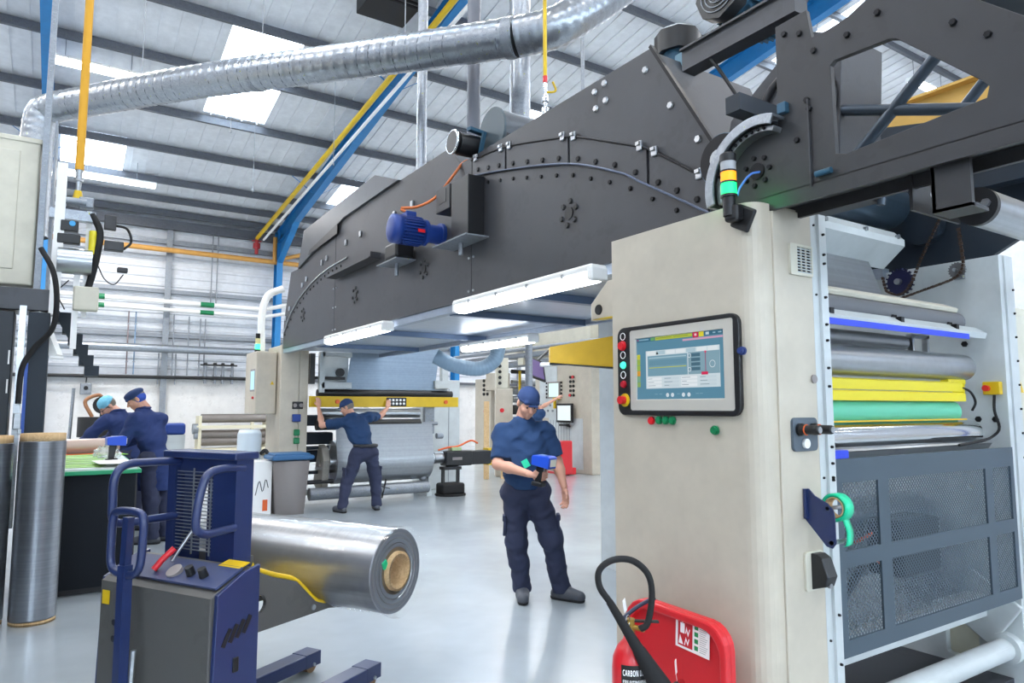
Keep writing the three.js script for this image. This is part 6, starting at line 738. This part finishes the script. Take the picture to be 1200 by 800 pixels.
function person(o) {
  const J = o.J, t = thing('person', o.label, 'person', o.pos, o.turn ?? 0), c = o.cell ?? 0.013, fc = o.fine ?? 0.004;
  const sk = [], arm = (s, e, w) => { sk.push(cap(s, e, 0.05, 0.042), cap(e, lerp3(e, w, 0.35), 0.042, 0.043), cap(lerp3(e, w, 0.35), w, 0.043, 0.027)); };
  arm(J.shA, J.elA, J.wrA); arm(J.shB, J.elB, J.wrB);
  sk.push(cap(J.neck, J.head, 0.056, 0.05), cap(J.shA, J.shB, 0.05), cap(lerp3(J.neck, J.belly, 0.3), J.belly, 0.08, 0.1), cap(J.belly, lerp3(J.hipA, J.hipB, 0.5), 0.1), cap(J.hipA, J.knA, 0.075, 0.055), cap(J.hipB, J.knB, 0.075, 0.055), cap(J.knA, J.anA, 0.052, 0.038), cap(J.knB, J.anB, 0.052, 0.038));
  // head frame: y up, z out of the face
  const hm = new THREE.Matrix4().makeRotationFromEuler(new THREE.Euler(o.face[1], o.face[0], o.face[2] ?? 0, 'YXZ')).setPosition(...J.head);
  const H = [ell([0, 0.035, -0.012], [0.074, 0.092, 0.094]), ell([0, -0.045, 0.03], [0.056, 0.07, 0.062]), ell([0, -0.015, 0.035], [0.066, 0.075, 0.062]), cap([0, 0.012, 0.09], [0, -0.026, 0.112], 0.009, 0.0135), cap([-0.034, 0.026, 0.076], [0.034, 0.026, 0.076], 0.014), cap([0, -0.09, 0.062], [0, -0.1, 0.055], 0.024), cap([-0.02, -0.058, 0.083], [0.02, -0.058, 0.083], 0.009), cap([-0.018, -0.068, 0.082], [0.018, -0.068, 0.082], 0.008), ell([0.077, -0.004, -0.012], [0.012, 0.032, 0.02]), ell([-0.077, -0.004, -0.012], [0.012, 0.032, 0.02]), ell([0.036, -0.028, 0.07], [0.024, 0.024, 0.022]), ell([-0.036, -0.028, 0.07], [0.024, 0.024, 0.022]), cap([0, -0.03, -0.02], [0, -0.13, -0.035], 0.055, 0.055)];
  const head = nets(field(H, 0.014, (d, x, y, z) => Math.max(d, -(Math.hypot((Math.abs(x) - 0.032) / 1.4, y - 0.006, z - 0.1) - 0.013) )), bounds(H, 0.012), fc).applyMatrix4(hm);
  const gs = [nets(field(sk, 0.03), bounds(sk, 0.03), c), head]; for (const h of o.hands) gs.push(handGeo(h, fc * 0.85));
  M('body', gs.map((g) => g), o.skin ?? K.skin, t);
  const inHead = (name, g, m) => M(name, g.applyMatrix4(hm), m, t);
  for (const s of [-1, 1]) inHead('eye', SPH(0.0095, s * 0.032, 0.003, 0.083), mat('#3a302c', 0.3)); 
  inHead('eyebrow', mergeGeometries([clean(TU([[-0.05, 0.03, 0.083], [-0.032, 0.036, 0.09], [-0.014, 0.03, 0.093]], 0.0045, 5)), clean(TU([[0.05, 0.03, 0.083], [0.032, 0.036, 0.09], [0.014, 0.03, 0.093]], 0.0045, 5))]), K.hair);
  const inside = (prims, k, cut, amp, cell, sd) => nets(field(prims, k, (d, x, y, z) => { let e = fold(amp, 5, 9, sd)(d, x, y, z); return cut ? cut(e, x, y, z) : e; }), bounds(prims, 0.04), cell);
  // hair and headwear
  const hair = [ell([0, 0.03, -0.016], [0.08, 0.095, 0.098])];
  inHead('hair', nets(field(hair, 0.01, (d, x, y, z) => Math.max(d, z - 0.045 - y * 0.3, -0.035 - y + Math.max(0, z) * 0.9)), bounds(hair, 0.01), fc * 1.4), o.hair ?? K.hair);
  if (o.hat === 'cap') { const q = [ell([0, 0.06, -0.006], [0.09, 0.088, 0.108]), cap([-0.05, 0.047, 0.085], [0.05, 0.047, 0.085], 0.016), cap([-0.035, 0.034, 0.125], [0.035, 0.034, 0.125], 0.01)]; inHead('cap', nets(field(q, 0.02, (d, x, y, z) => Math.max(d + 0.004 * (L16(x * 2 + 0.5, z * 2 + y) - 0.5), 0.03 - y - Math.min(0, z) * 0.1)), bounds(q, 0.012), fc), o.capMat ?? K.capBlue); inHead('cap_seam', new THREE.TorusGeometry(0.098, 0.0035, 6, 40).scale(0.93, 1.1, 1).rotateX(PI / 2).translate(0, 0.05, -0.004), K.capBlue); }
  if (o.hat === 'flat') { const q = [ell([0, 0.075, -0.008], [0.098, 0.05, 0.115]), ell([0, 0.045, 0], [0.086, 0.04, 0.1]), cap([-0.045, 0.035, 0.095], [0.045, 0.035, 0.095], 0.012)]; inHead('cap', nets(field(q, 0.02, (d, x, y) => Math.max(d, 0.022 - y)), bounds(q, 0.01), fc * 1.2), K.capBlue); inHead('hair_net', nets(field([ell([0, 0.01, -0.03], [0.084, 0.075, 0.085])], 0.01, (d, x, y, z) => Math.max(d, z - 0.02, y - 0.05)), [[-0.1, -0.09, -0.13], [0.1, 0.1, 0.07]], fc * 1.4), mat('#2c4fae', 0.7)); }
  if (o.hat === 'net') { const q = [ell([0, 0.052, -0.012], [0.092, 0.092, 0.108])]; inHead('hair_net', nets(field(q, 0.01, (d, x, y, z) => Math.max(d + 0.008 * L32(x * 3 + 0.5, z * 3 + y * 2), 0.02 - y - Math.min(0, z) * 0.35)), bounds(q, 0.01), fc), K.net); inHead('glasses', mergeGeometries([clean(new THREE.TorusGeometry(0.022, 0.0025, 5, 18).scale(1.15, 0.8, 1).translate(0.033, 0.004, 0.1)), clean(new THREE.TorusGeometry(0.022, 0.0025, 5, 18).scale(1.15, 0.8, 1).translate(-0.033, 0.004, 0.1)), clean(CY([0.058, 0.006, 0.098], [0.08, 0.008, 0], 0.0025, 0.0025, 5)), clean(CY([-0.058, 0.006, 0.098], [-0.08, 0.008, 0], 0.0025, 0.0025, 5))]), K.black); }
  // trousers
  const leg = [cap(J.hipA, J.hipB, 0.115), cap(off(lerp3(J.hipA, J.hipB, 0.5), 0, 0.1, 0), lerp3(J.hipA, J.hipB, 0.5), 0.13, 0.12), cap(J.hipA, J.knA, 0.108, 0.086), cap(J.hipB, J.knB, 0.108, 0.086), cap(J.knA, J.anA, 0.084, 0.074), cap(J.knB, J.anB, 0.084, 0.074)];
  M('trousers', inside(leg, 0.045, (d, x, y) => Math.max(d, 0.055 - y, y - J.waist), 0.028, c, 0.2), K.trouser, t);
  for (const [k, h, s] of [[J.knA, J.hipA, -1], [J.knB, J.hipB, 1]]) if (o.pockets) { const p = lerp3(k, h, 0.3); M('cargo_pocket', [RB(0.025, 0.15, 0.12, p[0] + s * 0.092, p[1], p[2], 0.01, 0, 0, s * 0.05), RB(0.03, 0.05, 0.13, p[0] + s * 0.095, p[1] + 0.065, p[2], 0.01)], K.trouser, t); }
  for (const [a, e] of [[J.anA, J.toeA], [J.anB, J.toeB]]) {
    const d = V(e[0] - a[0], 0, e[2] - a[2]).normalize(), heel = [a[0] - d.x * 0.05, 0.045, a[2] - d.z * 0.05], toe = [a[0] + d.x * 0.17, 0.04, a[2] + d.z * 0.17], mid = [a[0] + d.x * 0.06, 0.07, a[2] + d.z * 0.06];
    const q = [cap(heel, [mid[0], 0.05, mid[2]], 0.045, 0.05), cap([mid[0], 0.05, mid[2]], toe, 0.05, 0.042), cap([a[0], 0.05, a[2]], [a[0], 0.1, a[2]], 0.05, 0.05), cap(mid, [toe[0], 0.045, toe[2]], 0.036, 0.036)];
    const sh = M('shoe', nets(field(q, 0.03, (dd, x, y) => Math.max(dd, 0.018 - y)), bounds(q, 0.03), 0.008), o.shoe ?? K.shoe, t);
    const sp = [cap([heel[0], 0.03, heel[2]], [toe[0], 0.03, toe[2]], 0.05, 0.046)]; M('sole', nets(field(sp, 0.01, (dd, x, y) => Math.max(dd, y - 0.024, 0.0 - y)), bounds(sp, 0.02), 0.008), K.sole, sh);
    M('laces', [0, 1, 2].map((i) => CY([mid[0] + d.x * (0.02 + i * 0.022) - d.z * 0.022, 0.102 - i * 0.008, mid[2] + d.z * (0.02 + i * 0.022) + d.x * 0.022], [mid[0] + d.x * (0.02 + i * 0.022) + d.z * 0.022, 0.102 - i * 0.008, mid[2] + d.z * (0.02 + i * 0.022) - d.x * 0.022], 0.004, 0.004, 5)), K.black, sh);
  }
  // shirt or coat
  const pel = lerp3(J.hipA, J.hipB, 0.5), coat = o.top === 'coat', sf = coat ? 0.97 : (o.sleeve ?? 0.82);
  const up = V(J.shB[0] - J.shA[0], J.shB[1] - J.shA[1], J.shB[2] - J.shA[2]).normalize().multiplyScalar(0.075).toArray();
  const chestA = lerp3(J.neck, J.belly, 0.45).map((v, i) => v - up[i]), chestB = lerp3(J.neck, J.belly, 0.45).map((v, i) => v + up[i]);
  const T = [cap(off(J.shA, 0, -0.01, 0), off(J.shB, 0, -0.01, 0), 0.078), cap(chestA, J.belly.map((v, i) => v - up[i] * 0.85), 0.115, 0.112 * (o.girth ?? 1)), cap(chestB, J.belly.map((v, i) => v + up[i] * 0.85), 0.115, 0.112 * (o.girth ?? 1)), cap(J.belly, pel, 0.135 * (o.girth ?? 1), 0.14), cap(off(J.neck, 0, -0.03, 0), J.belly, 0.085, 0.13), ell(off(J.neck, 0, 0.0, 0), [0.078, 0.05, 0.078])];
  for (const [s, e, w] of [[J.shA, J.elA, J.wrA], [J.shB, J.elB, J.wrB]]) { if (coat) T.push(cap(s, e, 0.078, 0.066), cap(e, lerp3(e, w, 0.9), 0.066, 0.05)); else T.push(cap(s, lerp3(s, e, sf), 0.078, 0.07)); }
  if (coat) { const hem = [pel[0], o.hem, pel[2]]; T.push(cap(off(pel, -0.06, 0, 0), off(hem, -0.05, 0, 0), 0.14, 0.13), cap(off(pel, 0.06, 0, 0), off(hem, 0.05, 0, 0), 0.14, 0.13)); }
  M(coat ? 'work_coat' : 'polo_shirt', inside(T, 0.04, (d, x, y, z) => { let e = Math.max(d, o.hem - y); if (!coat) for (const [s, el] of [[J.shA, J.elA], [J.shB, J.elB]]) { const q = lerp3(s, el, sf), n = V(el[0] - s[0], el[1] - s[1], el[2] - s[2]).normalize(), dd = (x - q[0]) * n.x + (y - q[1]) * n.y + (z - q[2]) * n.z, near = Math.hypot(x - q[0], y - q[1], z - q[2]); if (near < 0.13) e = Math.max(e, dd); } return e; }, 0.026, c * 0.9, 0.7), coat ? K.coat : K.polo, t);
  const f = V(Math.sin(o.chest ?? 0), 0, Math.cos(o.chest ?? 0)), r = V(f.z, 0, -f.x), n = J.neck;
  M('collar', TU(Array.from({ length: 12 }, (_, i) => { const a = i / 11 * 1.75 * PI + 0.125 * PI; return [n[0] + 0.07 * (Math.cos(a) * f.x + Math.sin(a) * r.x), n[1] + 0.035 - 0.03 * Math.max(0, Math.cos(a)), n[2] + 0.07 * (Math.cos(a) * f.z + Math.sin(a) * r.z)]; }), 0.014, 8, 40), coat ? K.coat : K.polo, t);
  if (o.belt) { const y = J.waist - 0.02; M('belt', new THREE.TorusGeometry(0.155, 0.02, 8, 36).rotateX(PI / 2).scale(1.15, 1.2, 0.85).translate(pel[0] + o.belt, y, pel[2]), K.belt, t); }
  return t;
}
// worker with the scanner in the aisle
person({ label: 'worker in navy cap and polo shirt looking down at a blue scanner', pos: [3.421, 0, -4.754], turn: -0.576, face: [0.34, 0.48, -0.06], hat: 'cap', chest: 0.3, hem: 0.9, girth: 1.12, pockets: true, sleeve: 0.86,
  J: { head: [-0.15, 1.6, 0.05], neck: [-0.185, 1.44, -0.01], shA: [-0.36, 1.355, -0.03], shB: [-0.005, 1.375, -0.03], elA: [-0.4, 1.105, 0.1], wrA: [-0.135, 1.045, 0.35], elB: [0.1, 1.12, -0.03], wrB: [0.15, 0.915, 0.06], belly: [-0.175, 1.08, 0.04], hipA: [-0.255, 0.87, 0], hipB: [-0.08, 0.87, 0], knA: [-0.245, 0.48, 0.03], knB: [0.045, 0.49, 0.03], anA: [-0.195, 0.085, -0.02], anB: [0.125, 0.085, 0], toeA: [-0.19, 0, 0.2], toeB: [0.33, 0, 0.13], waist: 0.99 },
  hands: [{ at: [-0.12, 1.042, 0.36], dir: [0.9, -0.1, 0.3], palm: [0.15, 0.25, -1], curl: 1.15, thumb: 0.9 }, { at: [0.152, 0.9, 0.062], dir: [0.12, -1, 0.18], palm: [-0.75, 0, 0.45], curl: [0.3, 0.4, 0.45, 0.5], thumb: 0.2, mirror: true }] });
scanner('blue handheld scanner with black grip held by the worker in the aisle', [3.421 + 0.8387 * -0.035 - 0.5446 * 0.4, 1.115, -4.754 + 0.5446 * -0.035 + 0.8387 * 0.4], 0.35, 0.12);
{ const b = thing('green_badge', 'bright green sticker on the navy polo shirt', 'sticker', [3.421 + 0.8387 * -0.17 - 0.5446 * 0.235, 1.12, -4.754 + 0.5446 * -0.17 + 0.8387 * 0.235], -0.5); M('sticker', RB(0.055, 0.065, 0.004, 0, 0, 0, 0.002, 0, -0.1, 0.5), mat('#18d3a0', 0.4), b); }
// worker with his back turned, hands on the yellow bar
person({ label: 'worker in navy polo and cap reaching up to the yellow bar', pos: [3.95, 0, -10.3], turn: 0, face: [PI + 0.9, 0.35], hat: 'cap', chest: PI, hem: 0.96, pockets: true, cell: 0.015, fine: 0.0055, sleeve: 0.7, belt: 0.02,
  J: { head: [-0.2, 1.56, -0.2], neck: [-0.14, 1.43, -0.13], shA: [-0.36, 1.335, -0.15], shB: [0.14, 1.42, -0.17], elA: [-0.56, 1.29, -0.3], wrA: [-0.54, 1.57, -0.56], elB: [0.44, 1.42, -0.42], wrB: [0.62, 1.55, -0.58], belly: [-0.03, 1.12, -0.06], hipA: [-0.09, 0.86, 0], hipB: [0.12, 0.86, 0], knA: [-0.24, 0.44, -0.03], knB: [0.22, 0.44, -0.03], anA: [-0.35, 0.085, 0.08], anB: [0.2, 0.085, 0.08], toeA: [-0.42, 0, -0.2], toeB: [0.26, 0, -0.2], waist: 1.0 },
  hands: [{ at: [-0.538, 1.58, -0.565], dir: [0.05, 1, -0.25], palm: [0, -0.2, -1], curl: 0.35 }, { at: [0.632, 1.56, -0.59], dir: [0.25, 0.9, -0.2], palm: [0, -0.2, -1], curl: 0.35, mirror: true }] });
// two workers at the inspection table
person({ label: 'worker in long navy coat and flat cap leaning over the inspection table', pos: [1.0, 0, -9.2], turn: -0.576, face: [-1.1, 0.55], hat: 'flat', chest: -1.2, top: 'coat', hem: 0.6, cell: 0.015, fine: 0.0055,
  J: { head: [-0.29, 1.66, 0.02], neck: [-0.21, 1.53, 0.0], shA: [-0.22, 1.43, 0.14], shB: [-0.08, 1.43, -0.14], elA: [-0.31, 1.2, 0.2], wrA: [-0.46, 1.12, 0.05], elB: [-0.3, 1.22, -0.2], wrB: [-0.52, 1.12, -0.15], belly: [-0.1, 1.2, 0.0], hipA: [-0.06, 0.94, 0.09], hipB: [-0.02, 0.94, -0.09], knA: [-0.02, 0.5, 0.1], knB: [0.02, 0.5, -0.1], anA: [0.01, 0.085, 0.1], anB: [0.05, 0.085, -0.1], toeA: [-0.2, 0, 0.15], toeB: [-0.2, 0, -0.1], waist: 1.06 },
  hands: [{ at: [-0.475, 1.115, 0.04], dir: [-0.8, -0.25, -0.3], palm: [-0.2, -1, 0], curl: 0.3 }, { at: [-0.535, 1.115, -0.15], dir: [-0.9, -0.2, 0.1], palm: [-0.2, -1, 0], curl: 0.3, mirror: true }] });
person({ label: 'worker with blue hair net and glasses reaching across the inspection table', pos: [0.75, 0, -10.2], turn: -0.576, face: [-0.8, 0.75], hat: 'net', chest: -1.2, top: 'coat', hem: 0.7, cell: 0.016, fine: 0.0055, skin: mat('#dba58f', 0.55),
  J: { head: [-0.26, 1.58, 0.05], neck: [-0.14, 1.5, 0.02], shA: [-0.2, 1.4, 0.17], shB: [-0.06, 1.42, -0.14], elA: [-0.37, 1.22, 0.2], wrA: [-0.58, 1.1, 0.1], elB: [-0.3, 1.2, -0.2], wrB: [-0.5, 1.1, -0.2], belly: [-0.04, 1.2, 0.0], hipA: [0.02, 0.92, 0.09], hipB: [0.06, 0.92, -0.09], knA: [0.03, 0.5, 0.1], knB: [0.07, 0.5, -0.1], anA: [0.05, 0.085, 0.1], anB: [0.09, 0.085, -0.1], toeA: [-0.15, 0, 0.12], toeB: [-0.15, 0, -0.1], waist: 1.04 },
  hands: [{ at: [-0.595, 1.095, 0.1], dir: [-0.95, -0.15, -0.1], palm: [0, -1, 0.1], curl: 0.3 }, { at: [-0.515, 1.095, -0.2], dir: [-0.9, -0.15, 0.1], palm: [0, -1, 0.1], curl: 0.3, mirror: true }] });
// worker hidden behind the first one: only the forearm shows, pointing at the press screen
person({ label: 'worker pointing a bare forearm at the far press screen', pos: [8.682, 0, -12.486], turn: -0.576, face: [2.6, 0], hat: 'cap', chest: 2.8, hem: 0.95, sleeve: 0.55, cell: 0.02, fine: 0.007,
  J: { head: [0.0, 1.66, 0], neck: [0, 1.5, 0], shA: [-0.19, 1.42, 0], shB: [0.17, 1.43, 0], elA: [-0.24, 1.15, 0], wrA: [-0.2, 0.92, -0.1], elB: [0.13, 1.545, -0.1], wrB: [0.49, 1.755, -0.15], belly: [0, 1.15, 0], hipA: [-0.09, 0.9, 0], hipB: [0.09, 0.9, 0], knA: [-0.1, 0.48, 0], knB: [0.1, 0.48, 0], anA: [-0.1, 0.085, 0], anB: [0.1, 0.085, 0], toeA: [-0.1, 0, -0.2], toeB: [0.1, 0, -0.2], waist: 1.02 },
  hands: [{ at: [-0.2, 0.9, -0.1], dir: [0, -1, -0.1], palm: [1, 0, 0], curl: 0.4 }, { at: [0.51, 1.767, -0.15], dir: [0.8, 0.6, -0.1], palm: [0, -1, -0.4], curl: [0.1, 0.8, 0.9, 0.9], mirror: true }] });
scene.traverse((q) => { if (q.isMesh) q.castShadow = q.receiveShadow = true; });
renderer.render(scene, camera);
